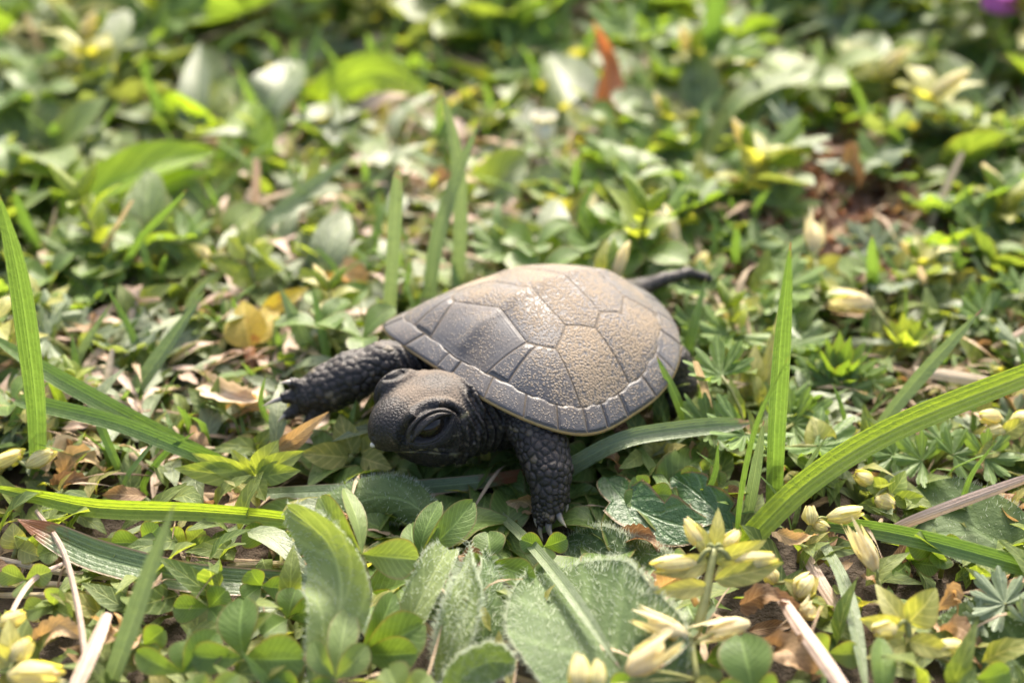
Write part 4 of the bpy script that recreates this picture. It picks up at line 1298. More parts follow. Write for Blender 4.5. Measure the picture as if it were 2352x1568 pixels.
sprig((1905, 1090), [(1900, 1060, .25), (1890, 1030, .4)], [(1890, 1035, .4, 1865, 955, .62, 80), (1890, 1040, .38, 1975, 985, .5, 46), (1895, 1050, .34, 1980, 1020, .38, 50)],
      [(1840, 1090, .3, 1800, 1110, .28, 40, False), (1900, 1080, .3, 1840, 1070, .3, 42, False)], 'chickweed with a broad yellow leaf behind the arching bright blade', 'chick')
sprig((2050, 1190), [(2050, 1160, .3), (2040, 1120, .42)], [(2040, 1130, .4, 1980, 1100, .45, 52), (2045, 1135, .4, 2080, 1080, .5, 46), (2050, 1150, .35, 2120, 1140, .35, 46), (2045, 1160, .3, 1970, 1160, .3, 50)],
      [(2010, 1110, .42, 1960, 1085, .5, 44, False), (2010, 1145, .4, 2060, 1165, .36, 50, False)], 'chickweed in shade right of the arching bright blade', 'chick_green')
sprig((2010, 800), [(2040, 780, .3), (2030, 740, .6), (1995, 690, .75)], [(2050, 790, .35, 2120, 750, .5, 50), (2060, 800, .3, 2100, 800, .4, 60), (2050, 800, .3, 2000, 810, .3, 50)],
      [(2008, 700, .75, 1920, 688, .75, 56, True)], 'chickweed with a cream dry flower pointing left behind the blue green blade', sw=16)
sprig((1590, 720), [(1590, 660, .5), (1570, 600, .7), (1555, 565, .85)], [(1590, 650, .5, 1650, 620, .6, 50), (1590, 660, .5, 1630, 690, .5, 50)],
      [(1552, 560, .85, 1518, 488, 1.05, 52, True), (1600, 620, .6, 1625, 580, .75, 36, False)], 'chickweed with an upright cream flower behind the turtle tail', sw=16)
sprig((1880, 700), [(1880, 650, .5), (1872, 600, .7)], [(1875, 620, .6, 1820, 610, .6, 60), (1875, 620, .6, 1950, 600, .6, 60), (1880, 650, .5, 1930, 680, .5, 50)],
      [(1872, 580, .75, 1870, 505, 1.0, 50, True)], 'chickweed with an upright yellowish flower right of the turtle tail', sw=18)
sprig((1700, 790), [(1700, 760, .3), (1690, 735, .4)], [(1690, 740, .4, 1630, 760, .4, 45), (1700, 750, .35, 1720, 800, .3, 44), (1690, 735, .4, 1760, 680, .55, 60)],
      [(1720, 720, .45, 1640, 715, .45, 40, True)], 'chickweed with a short cream flower behind the hind foot', sw=14)
sprig((600, 700), [(590, 660, .5), (575, 600, .8), (570, 560, 1.0)],
      [(580, 640, .6, 480, 590, .8, 44), (575, 600, .8, 630, 560, .95, 55), (575, 590, .85, 520, 545, 1.0, 55), (570, 570, .95, 575, 500, 1.2, 50), (580, 620, .7, 650, 620, .8, 60), (585, 640, .6, 530, 650, .65, 60), (572, 580, .9, 620, 600, .85, 45)],
      [(480, 590, .8, 440, 560, .85, 34, False)], 'blurred pale green chickweed standing left behind the turtle', 'chick_green', sw=18)
sprig((575, 880), [(578, 850, .2), (572, 800, .4)], [(575, 800, .4, 560, 690, .75, 110), (580, 790, .42, 640, 690, .6, 70), (600, 720, .55, 708, 660, .7, 50)], [], 'yellowing leaf on a pinkish stalk left of the turtle', 'yellow', name='yellow_plant', cat='plant', stem='stem_red', sw=34)
sprig((560, 1120), [(570, 1110, .25), (585, 1095, .4)],
      [(585, 1095, .4, 440, 1040, .62, 50), (580, 1095, .4, 400, 1075, .5, 62), (588, 1090, .42, 700, 1035, .6, 60), (590, 1095, .4, 690, 1080, .5, 56), (588, 1090, .42, 640, 1010, .7, 66), (585, 1095, .4, 530, 1030, .6, 40), (588, 1100, .38, 610, 1150, .3, 50), (585, 1100, .38, 500, 1120, .35, 54)],
      [], 'yellow green rosette with wavy leaves left of the turtle chin', 'chick_green', name='leafy_rosette', cat='plant')
sprig((800, 1075), [(800, 1060, .2), (810, 1045, .3)], [(810, 1040, .3, 780, 950, .62, 70), (830, 1040, .3, 900, 1000, .5, 66), (800, 1050, .28, 690, 1040, .45, 70), (830, 1050, .28, 900, 1075, .3, 60), (810, 1030, .32, 850, 960, .55, 60)], [], 'olive green leaves under the turtle beak', 'mixyellow', name='leafy_rosette', cat='plant')
sprig((640, 1040), [(648, 1030, .3), (655, 1020, .4)], [(640, 1030, .4, 755, 945, .92, 34), (640, 1030, .4, 720, 990, .6, 50)], [], 'curled dry golden leaf in front of the far front claws', 'dead_gold', name='dry_leaf', cat='leaf')
sprig((-10, 1100), [(0, 1080, .3), (20, 1060, .45)], [(20, 1060, .45, 60, 1030, .6, 46), (10, 1070, .4, -40, 1050, .5, 50)], [(60, 1070, .5, 130, 1035, .6, 44, False), (-20, 1070, .5, 55, 1038, .6, 40, False)], 'chickweed with pale buds at the left edge')
sprig((60, 1560), [(50, 1540, .4), (40, 1520, .5)], [(40, 1530, .5, 20, 1420, .7, 70), (40, 1530, .5, -50, 1470, .6, 70)], [(30, 1520, .5, 70, 1465, .65, 60, False), (20, 1550, .5, 150, 1545, .55, 70, False), (0, 1440, .5, 60, 1405, .6, 50, False)], 'furry green buds in the bottom left corner')
sprig((30, 1290), [(35, 1275, .2), (40, 1255, .3)], [(40, 1260, .3, 30, 1200, .5, 70), (45, 1260, .3, 100, 1280, .35, 60)], [], 'rounded yellow green leaf at the left edge below the level blade', name='leafy_rosette', cat='plant')
sprig((1530, 1060), [(1530, 1050, .2), (1530, 1040, .25)], [(1530, 1050, .25, 1540, 1010, .4, 80), (1520, 1050, .25, 1470, 1010, .4, 50)], [], 'rounded yellow green leaf under the blunt blade', name='leafy_rosette', cat='plant')
sprig((1730, 960), [(1725, 930, .2), (1720, 900, .3)], [(1720, 920, .25, 1735, 790, .7, 60), (1715, 930, .2, 1690, 850, .5, 50), (1725, 920, .25, 1650, 770, .6, 60), (1735, 930, .2, 1800, 690, .9, 50)], [], 'upright pale purplish leaves left of the tallest blade', 'mixyellow', name='leafy_rosette', cat='plant')


# ---------------------------------------------------------------- lobed cranesbill plants, hand placed
def palm_part(t, o, base, fwd, up, R, mat, seed, lobes=5, depth=.55, teeth=3, cup=.25):
    V, F, uv = palmate(R, lobes, depth, teeth, cup, seed=seed)
    return mesh_obj('leaf', put(V, base, fwd, up) - o, F, M[mat], t, uv)


def cranesbill(root, leaves, label, mat='crane', lobes=5, depth=.55, stem='stem', name='cranesbill', group=None):
    r = A(root[0], root[1], 0.)
    t = thing(name, r, label, 'cranesbill', group)
    bagS = Bag()
    for i, (u, v, z, rpx, ang) in enumerate(leaves):
        b = A(u, v, z)
        R = cm(rpx, b)
        f = np.array([math.sin(ang), math.cos(ang) * .8, .15])
        palm_part(t, r, b - nz(f) * R * .25, f, nh(.8, .55, .2 * math.sin(i)), R, mat, i + int(u), lobes, depth)
        bagS.add(tube([r, (r + b) / 2 + UPV * .1, b - nz(f) * R * .25], [cm(5, b), cm(4, b)], 5, 8))
    V = np.vstack(bagS.V)
    mesh_obj('stems', V - r, bagS.F, M[stem], t, np.vstack(bagS.U))
    return t


cranesbill((2310, 1450), [(2290, 1370, .5, 90, -.5), (2370, 1420, .45, 70, .8), (2240, 1420, .4, 50, -1.2)], 'grey green lobed cranesbill leaf at the lower right edge', 'crane_grey', 7, .5)
cranesbill((2140, 1080), [(2100, 1050, .45, 75, -1.), (2200, 1035, .5, 70, .8), (2280, 1045, .5, 75, 1.2), (2040, 1040, .45, 60, -1.2), (2160, 1000, .5, 60, .1)], 'frilly green cranesbill behind the level blade at right', 'crane', 6, .55)
cranesbill((1930, 920), [(1890, 880, .4, 60, -1.), (1960, 890, .4, 60, .6), (1850, 850, .5, 50, -.8), (2010, 870, .42, 55, 1.2)], 'small lobed cranesbill leaves right of the tallest blade', 'crane', 6, .6)


def rosette(root_px, z, n, Lpx, wpx, mat, label, seed=0, tilt=.9, name='pointed_rosette'):
    r = A(root_px[0], root_px[1], 0.); c = A(root_px[0], root_px[1], z)
    t = thing(name, r, label, 'plant')
    q = np.random.default_rng(seed)
    V, F, uv = tube([r, c], [cm(7, c), cm(6, c)], 6, 4)
    mesh_obj('stem', V - r, F, M['stem'], t, uv)
    for i in range(n):
        a = i * 2.4 + q.uniform(-.3, .3); el = tilt * (1 - i / n * .75) + q.uniform(-.1, .1)
        d = np.array([math.cos(a) * math.sin(el), math.sin(a) * math.sin(el), math.cos(el)])
        L = cm(Lpx, c) * q.uniform(.8, 1.15)
        nn = nz(UPV * math.sin(el) - np.array([math.cos(a), math.sin(a), 0]) * math.cos(el))
        p0 = c + d * .02
        leaflet(t, r, p0, p0 + d * L, wpx, mat, nn, fold=.35, bow=-.08, prof=p_lance, name='leaf', notch=0)
    return t


rosette((1925, 870), .35, 17, 105, 40, 'clover', 'pointed green rosette like a small succulent right of the tallest blade', 3, 1.15)
rosette((2080, 800), .35, 9, 85, 40, 'chick_green', 'yellow green rosette behind the blue green blade', 5, 1.0)
rosette((1650, 830), .25, 9, 90, 44, 'chick_green', 'green rosette half hidden behind the shell rear', 8, 1.2)

# curled dry leaves that can be told apart
def dry_leaf(px, w, mat, label, seed=0, fold=.5, wave=.16, n=None, prof=p_ovate):
    pts = [A(u, v, z) for u, v, z in px]
    V, F, uv = ribbon(pts, cm(w, pts[1]), prof, n if n is not None else nh(.6, .7), fold, 26, 9, 1.4, wave * 1.3, .4, serr=.12, seed=seed)
    return tag(mesh_obj('dry_leaf', V, F, M[mat], uv=uv, origin=pts[0]), label, 'leaf')


dry_leaf([(470, 860, .35), (510, 900, .55), (580, 920, .5), (600, 890, .45)], 60, 'straw', 'curled cream dry leaf left of the far front paw', 2)
dry_leaf([(500, 950, .25), (560, 935, .4), (620, 950, .3)], 60, 'dead_gold', 'golden dry leaf under the far front paw', 3)
dry_leaf([(140, 1090, .25), (190, 1050, .4), (240, 1085, .3)], 62, 'dead_gold', 'crumpled golden brown dry leaf behind the left blades', 4)
dry_leaf([(120, 1120, .2), (170, 1105, .3), (225, 1125, .25)], 50, 'dead', 'crumpled brown dry leaf below the golden one at left', 5)
dry_leaf([(90, 1460, .35), (140, 1440, .45), (190, 1465, .4)], 60, 'dead_gold', 'crumpled golden dry leaf in the lower left corner', 6)
dry_leaf([(230, 1430, .35), (260, 1450, .5), (285, 1420, .45)], 60, 'dead_gold', 'curled tan dry leaf beside the upright blue green blade', 7)
dry_leaf([(1510, 1350, .4), (1560, 1330, .58), (1600, 1390, .5)], 60, 'dead_gold', 'shrivelled golden leaf under the chickweed buds', 8)
dry_leaf([(1780, 1220, .5), (1830, 1240, .6), (1880, 1225, .62)], 36, 'dead_gold', 'curled golden sepal under the furry buds', 9)
dry_leaf([(1430, 1220, .2), (1480, 1235, .3), (1530, 1270, .25)], 50, 'dead', 'shrivelled brown leaf under the toothed leaf', 10)
dry_leaf([(1700, 1390, .35), (1760, 1365, .5), (1830, 1400, .4)], 60, 'dead', 'brown curled leaf under the pink stalk', 11)
dry_leaf([(2150, 1400, .4), (2190, 1360, .5), (2200, 1420, .4)], 50, 'dead_gold', 'orange dry leaf beside the grey cranesbill', 12)
dry_leaf([(2300, 1130, .3), (2310, 1180, .4), (2340, 1210, .3)], 34, 'dead_gold', 'thin curled golden leaf under the tan stalk at right', 13)
dry_leaf([(1650, 900, .15), (1690, 880, .3), (1740, 900, .2)], 60, 'dead', 'brown leaf lying behind the hind foot', 14)
dry_leaf([(1240, 1180, .15), (1200, 1150, .25), (1160, 1160, .2)], 50, 'dead_gold', 'small golden dry leaf under the near front foot', 15)
dry_leaf([(1890, 470, .2), (1920, 420, .5), (1900, 370, .6)], 110, 'dead', 'clump of brown dry flower head in the right background', 16, wave=.3)
dry_leaf([(1850, 480, .2), (1880, 450, .4), (1940, 440, .5)], 90, 'straw', 'pale dry curl on the brown flower head in the right background', 17, wave=.3)
dry_leaf([(340, 1400, .2), (360, 1360, .3), (370, 1300, .3)], 60, 'dead', 'brown twisted leaf under the broad brown tipped blade', 18)
dry_leaf([(2160, 1430, .3), (2190, 1460, .4), (2160, 1500, .3)], 60, 'dead', 'brown leaf beside the bottom right chickweed', 19)
dry_leaf([(1780, 1480, .25), (1820, 1500, .45), (1870, 1560, .3)], 90, 'dead', 'crumpled brown leaves between stalk and clover at bottom right', 20, wave=.25)


# ---------------------------------------------------------------- background leaves that stand out
def big_leaf(px, w, mat, label, n=None, fold=.2, curl=.2, prof=p_broad, wave=.05, twist=0.):
    pts = [A(u, v, z) for u, v, z in px]
    pts = [pts[0] + np.array([0, .1, -pts[0][2]])] + pts
    V, F, uv = ribbon(pts, cm(w, pts[1]), prof, n if n is not None else nh(), fold, 20, 7, twist, wave, curl, seed=int(px[0][0]))
    return tag(mesh_obj('broad_leaf', V, F, M[mat], uv=uv, origin=pts[0]), label, 'leaf')


big_leaf([(200, 470, .7), (330, 400, 1.0), (490, 350, 1.0)], 120, 'broad_bright', 'bright broad leaf lit from behind in the left background', n=nh(.8, .4), fold=.4)
big_leaf([(215, 480, .5), (350, 440, .75), (500, 395, .8)], 80, 'broad_bright', 'lower bright leaf edge under the first in the left background', n=nh(.9, .3), fold=.5)
big_leaf([(560, 400, .5), (575, 320, .9), (570, 235, 1.2)], 130, 'broad_bright', 'bright upright leaf above the reddish stalk in the background', n=nh(.2, 1.))
big_leaf([(480, 300, .6), (420, 260, .9), (370, 220, 1.1)], 90, 'broad_bright', 'bright leaf left of the bright upright leaf', n=nh(.3, 1., -.4))
big_leaf([(730, 240, .7), (850, 165, 1.2), (985, 215, 1.0)], 90, 'broad_bright', 'arched bright leaf above the shell in the left background', n=nh(.5, .8), fold=.3, curl=-.3)
big_leaf([(600, 270, .7), (640, 200, 1.1), (680, 140, 1.2)], 120, 'broad_grey', 'pale shiny leaf beside the bright upright leaf', n=nh(.8, .5))
big_leaf([(450, 330, .5), (450, 220, 1.1), (460, 100, 1.6)], 70, 'broad_grey', 'tall pale leaf standing in the left background', n=nh(.3, 1.))
big_leaf([(1300, 330, .4), (1300, 240, .8), (1270, 125, 1.1)], 165, 'broad_grey', 'large grey green leaf behind the shell in the centre background', n=nh(.35, 1., .3), fold=.35, wave=.1)
big_leaf([(1200, 480, .3), (1260, 440, .6), (1340, 430, .6)], 120, 'broad_grey', 'shiny grey leaf behind the shell left of the white bud', n=nh(.9, .4))
big_leaf([(1080, 470, .4), (1150, 410, .7), (1210, 350, .9)], 110, 'broad', 'green leaf behind the curved blade in the background', n=nh(.4, .9))
big_leaf([(1060, 500, .3), (1150, 530, .6), (1270, 540, .6)], 60, 'broad', 'olive edged leaf just behind the shell top', n=nh(.8, .5), fold=.4)
big_leaf([(1240, 480, .4), (1310, 490, .6), (1370, 435, .7)], 60, 'mixyellow', 'olive curled leaf right of the olive edged one', n=nh(.5, .8), fold=.4)
big_leaf([(1650, 420, .4), (1670, 330, .8), (1690, 260, 1.0)], 110, 'broad', 'dark green rounded leaf in the right background', n=nh(.4, 1.))
big_leaf([(1390, 240, .9), (1395, 150, 1.4), (1362, 45, 2.0)], 62, 'orange', 'orange brown leaf standing in the top centre background', n=nh(.2, 1., .5), fold=.6, wave=.15, prof=p_lance, twist=.8)
big_leaf([(1400, 250, .5), (1390, 215, .7), (1395, 170, .8)], 40, 'orange', 'small red orange leaf below the orange brown leaf', n=nh(.2, 1.))
big_leaf([(1755, 320, .4), (1750, 290, .6), (1745, 255, .8)], 52, 'orange', 'small coral leaf in the right background', n=nh(.3, 1.))
big_leaf([(1760, 170, .6), (1750, 110, .9), (1740, 75, 1.0)], 75, 'crane_red', 'dull red leaf in the upper right background', n=nh(.3, 1.))
big_leaf([(2075, 430, .3), (2075, 390, .5), (2060, 365, .6)], 60, 'crane_red', 'coral red leaf left of the frilly plant at right', n=nh(.4, 1.))
big_leaf([(1770, 540, .2), (1790, 505, .35), (1830, 500, .35)], 70, 'crane_red', 'dark red leaf low in the right background', n=nh(.7, .6))
big_leaf([(2130, 480, .3), (2160, 440, .5), (2200, 400, .6)], 90, 'crane_red', 'brownish red leaf in the right background', n=nh(.6, .7))
big_leaf([(180, 160, .6), (190, 120, .8), (200, 90, .9)], 60, 'yellow', 'yellowish leaf in the upper left background', n=nh(.4, 1.))
big_leaf([(60, 120, .5), (70, 60, .9), (80, 10, 1.2)], 40, 'crane_red', 'purplish blurred leaf at the upper left corner', n=nh(.3, 1.))
big_leaf([(780, 560, .2), (800, 510, .5), (770, 450, .8)], 50, 'broad_grey', 'pointed grey leaf behind the slanting blade', n=nh(.4, 1., .4), prof=p_lance)
big_leaf([(740, 640, .2), (800, 620, .4), (880, 600, .3)], 50, 'broad', 'olive leaf behind the shell front corner', n=nh(.7, .6))
big_leaf([(720, 780, .25), (800, 770, .45), (880, 760, .35)], 60, 'broad_grey', 'pale glossy leaf arching behind the far front leg', n=nh(.9, .4), curl=-.4)
big_leaf([(760, 770, .2), (820, 755, .35), (880, 760, .3)], 44, 'broad_bright', 'yellow green leaf under the shell front corner', n=nh(.4, .9))
big_leaf([(480, 640, .3), (430, 590, .6), (375, 560, .8)], 44, 'broad', 'green leaf with a dark curled tip left of the pale chickweed', n=nh(.5, .9))
big_leaf([(1210, 600, .2), (1200, 565, .5), (1185, 540, .7)], 40, 'broad_bright', 'bright blade like leaf peeping over the shell top', n=nh(.2, 1.))


def flower_head(p, R, n, mat, cmat, label, name, h=.5):
    r0 = np.array([p[0], p[1] + .05, 0.])
    t = thing(name, r0, label, 'flower')
    V, F, uv = tube([r0, p], [.05, .04], 6, 6)
    mesh_obj('stem', V - r0, F, M['stem'], t, uv)
    V, F, uv = tube([p - UPV * .1, p, p + UPV * R * .5, p + UPV * R * .7], [R * .2, R * .45, R * .4, R * .05], 10, 8)
    mesh_obj('flower_centre', V - r0, F, M[cmat], t, uv)
    for i in range(n):
        a = 6.283 * i / n
        d = np.array([math.cos(a), math.sin(a), h])
        d = nz(d)
        V, F, uv = ribbon([p, p + d * R * .5 + UPV * .05, p + d * R], R * .75, p_obov, nz(UPV - d * .4), .1, 9, 5, 0, .04, .2, seed=i)
        mesh_obj('petal', V - r0, F, M[mat], t, uv)
    return t


flower_head(A(2300, 16, 2.0), .8, 6, 'pink', 'pink', 'magenta pink flower cut by the top right corner', 'pink_flower')
flower_head(A(1250, 312, 1.0), .40, 10, 'petal_white', 'petal_white', 'small creamy white flower bud behind the shell', 'white_flower', 1.6)

# ================================================================== background plants, copied
TURT_C = np.array([.2, 0.])


def proto(name, cat): 
    o = bpy.data.objects.new(name, None); o.empty_display_size = .1; COL.objects.link(o); o['category'] = cat
    return o


def proto_clover(seed, mat):
    q = np.random.default_rng(seed); t = proto('clover', 'clover')
    bag = Bag()
    for i in range(3):
        a = i * 2.1 + q.uniform(0, 1)
        hub = np.array([math.cos(a) * q.uniform(.15, .5), math.sin(a) * q.uniform(.15, .5), q.uniform(.35, .75)])
        bag.add(tube([(0, 0, -.05), hub * [.4, .4, .6], hub], [.025, .018], 5, 6))
        a0 = q.uniform(0, 6)
        for j in range(3):
            b = a0 + j * 2.09 + q.uniform(-.2, .2)
            d = np.array([math.cos(b), math.sin(b), q.uniform(.0, .6)])
            L = q.uniform(.38, .55)
            leaflet_l(t, hub, hub + nz(d) * L, L * .78, mat, nz(UPV - d * .3 + q.normal(size=3) * .15), .3, p_obov)
    b = bag.build('stems', M['stem'], t)
    return t


def leaflet_l(t, p0, p1, w, mat, n, fold, prof, bow=.1, name='leaf', wave=.03, nt=9, ns=5):
    mid = (p0 + p1) / 2 + nz(n) * bow * np.linalg.norm(p1 - p0)
    V, F, uv = ribbon([p0, mid, p1], w, prof, n, fold, nt, ns, 0, wave, 0, seed=len(bpy.data.objects))
    return mesh_obj(name, V, F, M[mat], t, uv)


def proto_crane(seed, mat, lobes=5):
    q = np.random.default_rng(seed); t = proto('cranesbill', 'cranesbill')
    bag = Bag()
    for i in range(6):
        a = i * 1.05 + q.uniform(-.3, .3); R = q.uniform(.28, .5)
        b = np.array([math.cos(a) * q.uniform(.25, .6), math.sin(a) * q.uniform(.25, .6), q.uniform(.25, .7)])
        f = np.array([math.cos(a), math.sin(a), q.uniform(-.1, .5)])
        V, F, uv = palmate(R, lobes, q.uniform(.45, .65), 3, q.uniform(.1, .45), seed=seed * 9 + i, nr=4)
        mesh_obj('leaf', put(V, b, f, nz(UPV + q.normal(size=3) * .25)), F, M[mat], t, uv)
        bag.add(tube([(0, 0, -.05), b * [.5, .5, .7], b], [.022, .016], 5, 5))
    bag.build('stems', M['stem'], t)
    return t


def proto_sprig(seed, mat, n=9, buds=2):
    q = np.random.default_rng(seed); t = proto('chickweed', 'chickweed')
    top = np.array([q.uniform(-.3, .3), q.uniform(-.3, .3), q.uniform(.6, .95)])
    V, F, uv = tube([(0, 0, -.05), top * [.3, .3, .5], top], [.03, .022], 6, 7)
    mesh_obj('stem', V, F, M['stem'], t, uv)
    for i in range(n):
        s = .35 + .65 * i / n
        c = top * [s * s, s * s, s]; a = i * 2.3 + q.uniform(-.3, .3)
        d = nz([math.cos(a), math.sin(a), q.uniform(.1, .9)])
        L = q.uniform(.28, .5)
        leaflet_l(t, c, c + d * L, L * .55, mat, nz(UPV - d * .4), .25, p_ovate)
    for i in range(buds):
        a = q.uniform(0, 6); d = nz([math.cos(a), math.sin(a), 1.2])
        p = top + d * .08
        core, cf, cu = tube([p - d * .1, p, p + d * .12, p + d * .26], [.02, .06, .055, .012], 7, 7)
        mesh_obj('flower_bud', core, cf, M['petal_dry' if q.random() < .3 else 'chick_green'], t, cu)
    return t


def proto_rosette(seed, mat, n=9, L0=.75, w0=.3, prof=p_broad, name='broadleaf_plant', tilt=1.15):
    q = np.random.default_rng(seed); t = proto(name, 'plant')
    for i in range(n):
        a = i * 2.4 + q.uniform(-.3, .3); el = tilt * q.uniform(.55, 1.1)
        d = np.array([math.cos(a) * math.sin(el), math.sin(a) * math.sin(el), math.cos(el)])
        L = L0 * q.uniform(.7, 1.25)
        nn = nz(UPV * math.sin(el) - np.array([math.cos(a), math.sin(a), 0]) * math.cos(el) + q.normal(size=3) * .12)
        leaflet_l(t, np.array([0, 0, .02]), d * L, w0 * q.uniform(.7, 1.2), mat, nn, q.uniform(.1, .45), prof, bow=q.uniform(-.02, .22), wave=.05, nt=12)
    return t


def proto_blade(seed, mat, L, w, label_cat='grass', name='grass_blade', prof=p_blade, tilt=.4):
    q = np.random.default_rng(seed)
    a = q.uniform(0, 6); el = q.uniform(.1, tilt * 2)
    d = np.array([math.cos(a) * math.sin(el), math.sin(a) * math.sin(el), math.cos(el)])
    side = np.array([math.cos(a), math.sin(a), -.3])
    pts = [np.array([0, 0, -.05]), d * L * .5, d * L + side * L * q.uniform(.05, .35)]
    V, F, uv = ribbon(pts, w, prof, nz(np.array([math.cos(a + q.uniform(-1, 1)), math.sin(a), .4])), .3, 12, 5, q.uniform(-.8, .8), .02, 0, seed=seed)
    o = mesh_obj(name, V, F, M[mat], None, uv)
    o['category'] = label_cat
    return o


def proto_dry(seed, mat):
    q = np.random.default_rng(seed)
    a = q.uniform(0, 6); d = np.array([math.cos(a), math.sin(a), 0])
    pts = [np.array([0, 0, .12]), d * .25 + UPV * q.uniform(.25, .4), d * .5 + UPV * q.uniform(.2, .45), d * .62 + UPV * .3]
    V, F, uv = ribbon(pts, q.uniform(.22, .4), p_ovate, nz(UPV + q.normal(size=3) * .4), .4, 14, 7, q.uniform(-1, 1), .16, .4, seed=seed)
    o = mesh_obj('withered_leaf', V, F, M[mat], None, uv)
    o['category'] = 'leaf'
    return o


KINDS = {
    'clover': [proto_clover(1, 'clover'), proto_clover(2, 'clover_pale'), proto_clover(3, 'clover')],
    'crane': [proto_crane(1, 'crane', 5), proto_crane(2, 'crane_grey', 6), proto_crane(3, 'crane', 7)],
    'cranered': [proto_crane(5, 'crane_red', 5)],
    'sprig': [proto_sprig(1, 'chick'), proto_sprig(2, 'chick_green'), proto_sprig(3, 'chick', 11, 3)],
    'broad': [proto_rosette(1, 'broad'), proto_rosette(2, 'broad_grey', 8), proto_rosette(3, 'broad', 7, .9, .36)],
    'lance': [proto_rosette(5, 'mixleaf', 11, .6, .16, p_lance, 'narrowleaf_plant', .9), proto_rosette(6, 'broad_grey', 10, .65, .18, p_lance, 'narrowleaf_plant', 1.0), proto_rosette(7, 'mixyellow', 11, .5, .17, p_lance, 'narrowleaf_plant', .95)],
    'blade': [proto_blade(i, ('grass', 'grass_blue', 'grass_bright')[i % 3], .9 + .12 * i, .12 + .01 * (i % 4)) for i in range(7)],
    'straw': [proto_blade(20 + i, ('straw', 'straw_pink')[i % 2], 1.0 + .2 * i, .08, 'stalk', 'dry_stalk', p_strip, .75) for i in range(4)],
    'dry': [proto_dry(40 + i, ('dead', 'dead_gold', 'straw', 'straw_pink', 'broad_grey')[i % 5]) for i in range(5)],
}
DESC = {'clover': ('three leaved clover clump', 'clover clumps in the ground cover'), 'crane': ('fresh green lobed cranesbill', 'cranesbills in the ground cover'),
        'cranered': ('red leaved cranesbill', 'red cranesbills'), 'sprig': ('yellow green chickweed sprig', 'chickweed sprigs in the ground cover'),
        'broad': ('broad leaved rosette plant', 'broad leaved plants in the ground cover'), 'lance': ('narrow leaved tufted plant', 'narrow leaved plants in the ground cover'),
        'blade': ('thin grass blade', 'loose grass blades in the ground cover'), 'straw': ('dry straw stalk', 'straw stalks in the ground cover'), 'dry': ('withered leaf', 'withered leaves in the ground cover')}
used_proto = set()
PLACED = []
HUE = {'clover': ('deep green', 'pale green', 'fresh green'), 'crane': ('fresh green', 'grey green', 'many lobed green'), 'cranered': ('red leaved',),
       'sprig': ('bright', 'greener', 'bushy'), 'broad': ('leafy green', 'silvery', 'large'), 'lance': ('spiky green', 'spiky silvery', 'spiky yellow green'),
       'blade': ('shortest green', 'short blue green', 'short bright', 'mid sized green', 'mid sized blue green', 'long bright', 'long green'), 'straw': ('short', 'short pinkish', 'long', 'long pinkish'), 'dry': ('brown curled', 'golden curled', 'straw coloured curled', 'pinkish curled', 'silvery curled')}
NOUN = {'clover': 'clover clump', 'crane': 'cranesbill plant', 'cranered': 'cranesbill plant', 'sprig': 'chickweed sprig', 'broad': 'broadleaf rosette', 'lance': 'narrowleaf tuft', 'blade': 'grass blade', 'straw': 'straw stalk', 'dry': 'withered leaf'}


def look(kind, i): return f'{HUE[kind][i]} {NOUN[kind]}'


def ordinal(i, n):
    w = ['leftmost', 'second', 'third', 'fourth', 'fifth', 'sixth', 'seventh', 'eighth', 'ninth', 'tenth']
    if i == 0: return 'leftmost one'
    if i == n - 1: return 'rightmost one'
    return (w[i] if i < 10 else f'{i + 1}th') + ' from left'


def name_placed():
    by = {}
    for o, l, u in PLACED: by.setdefault(l, []).append((u, o))
    for l, m in by.items():
        m.sort(key=lambda x: x[0])
        for i, (u, o) in enumerate(m):
            o['label'] = l if len(m) == 1 else f'{l}, {ordinal(i, len(m))}'



def project(p):
    d = np.asarray(p) - CAM; z = d @ FW
    return 1176 + FD * (d @ RT) / z, 784 - FD * (d @ UP) / z


def zone(u, v):
    hx = 'far left' if u < 470 else 'left' if u < 940 else 'centre' if u < 1410 else 'right' if u < 1880 else 'far right'
    if v < 200: return f'by the top edge, {hx}'
    if v < 420: return f'in blurred background, {hx}'
    if v < 700: return f'level with shell top, {hx}'
    if v < 1100: return f'beside the turtle, {hx}'
    return f'in front of the turtle, {hx}'


def place(kind, x, y, s):
    pl = KINDS[kind]; i = int(rng.integers(len(pl)))
    key = (kind, i)
    if key in used_proto: o = copy_tree(pl[i])
    else: o = pl[i]; used_proto.add(key)
    o.location = (x, y, float(ground_z(x, y)))
    o.rotation_euler = (rng.normal() * .12, rng.normal() * .12, rng.uniform(0, 6.283))
    o.scale = (s, s, s * rng.uniform(.85, 1.15))
    u, v = project((x, y, .4))
    d, g = DESC[kind]
    PLACED.append((o, f'{look(kind, i)} {zone(u, v)}', u)); tag(o, None, None, g)
    return o


def in_view(x, y, m=.12):
    u, v = project((x, y, .4))
    return -2352 * m < u < 2352 * (1 + m) and -1568 * .12 < v < 1568 * 1.12


def near_turtle(x, y, r):
    dx, dy = x - .2, y + .0
    if (dx / (1.75 + r)) ** 2 + ((dy - .1) / (1.75 + r)) ** 2 < 1: return True
    if -2.7 - r < x < -.2 and -1.5 - r < y < .2 + r: return True                   # head and far front leg
    return False


def gsc(y): return min(2.7, 1 + .13 * max(0., y - .5))


def bare_f(x, y):                   # the brown bare patch in the right background
    u, v = project((x, y, .35))
    return math.exp(-(abs(u - 1940) / 250) ** 3 - (abs(v - 460) / 165) ** 3)


def clump(x, y, k):                 # plants of a kind grow together
    return float(sm(mnoise.noise((x * .42, y * .36, k * 7.3)), -.28, .22))


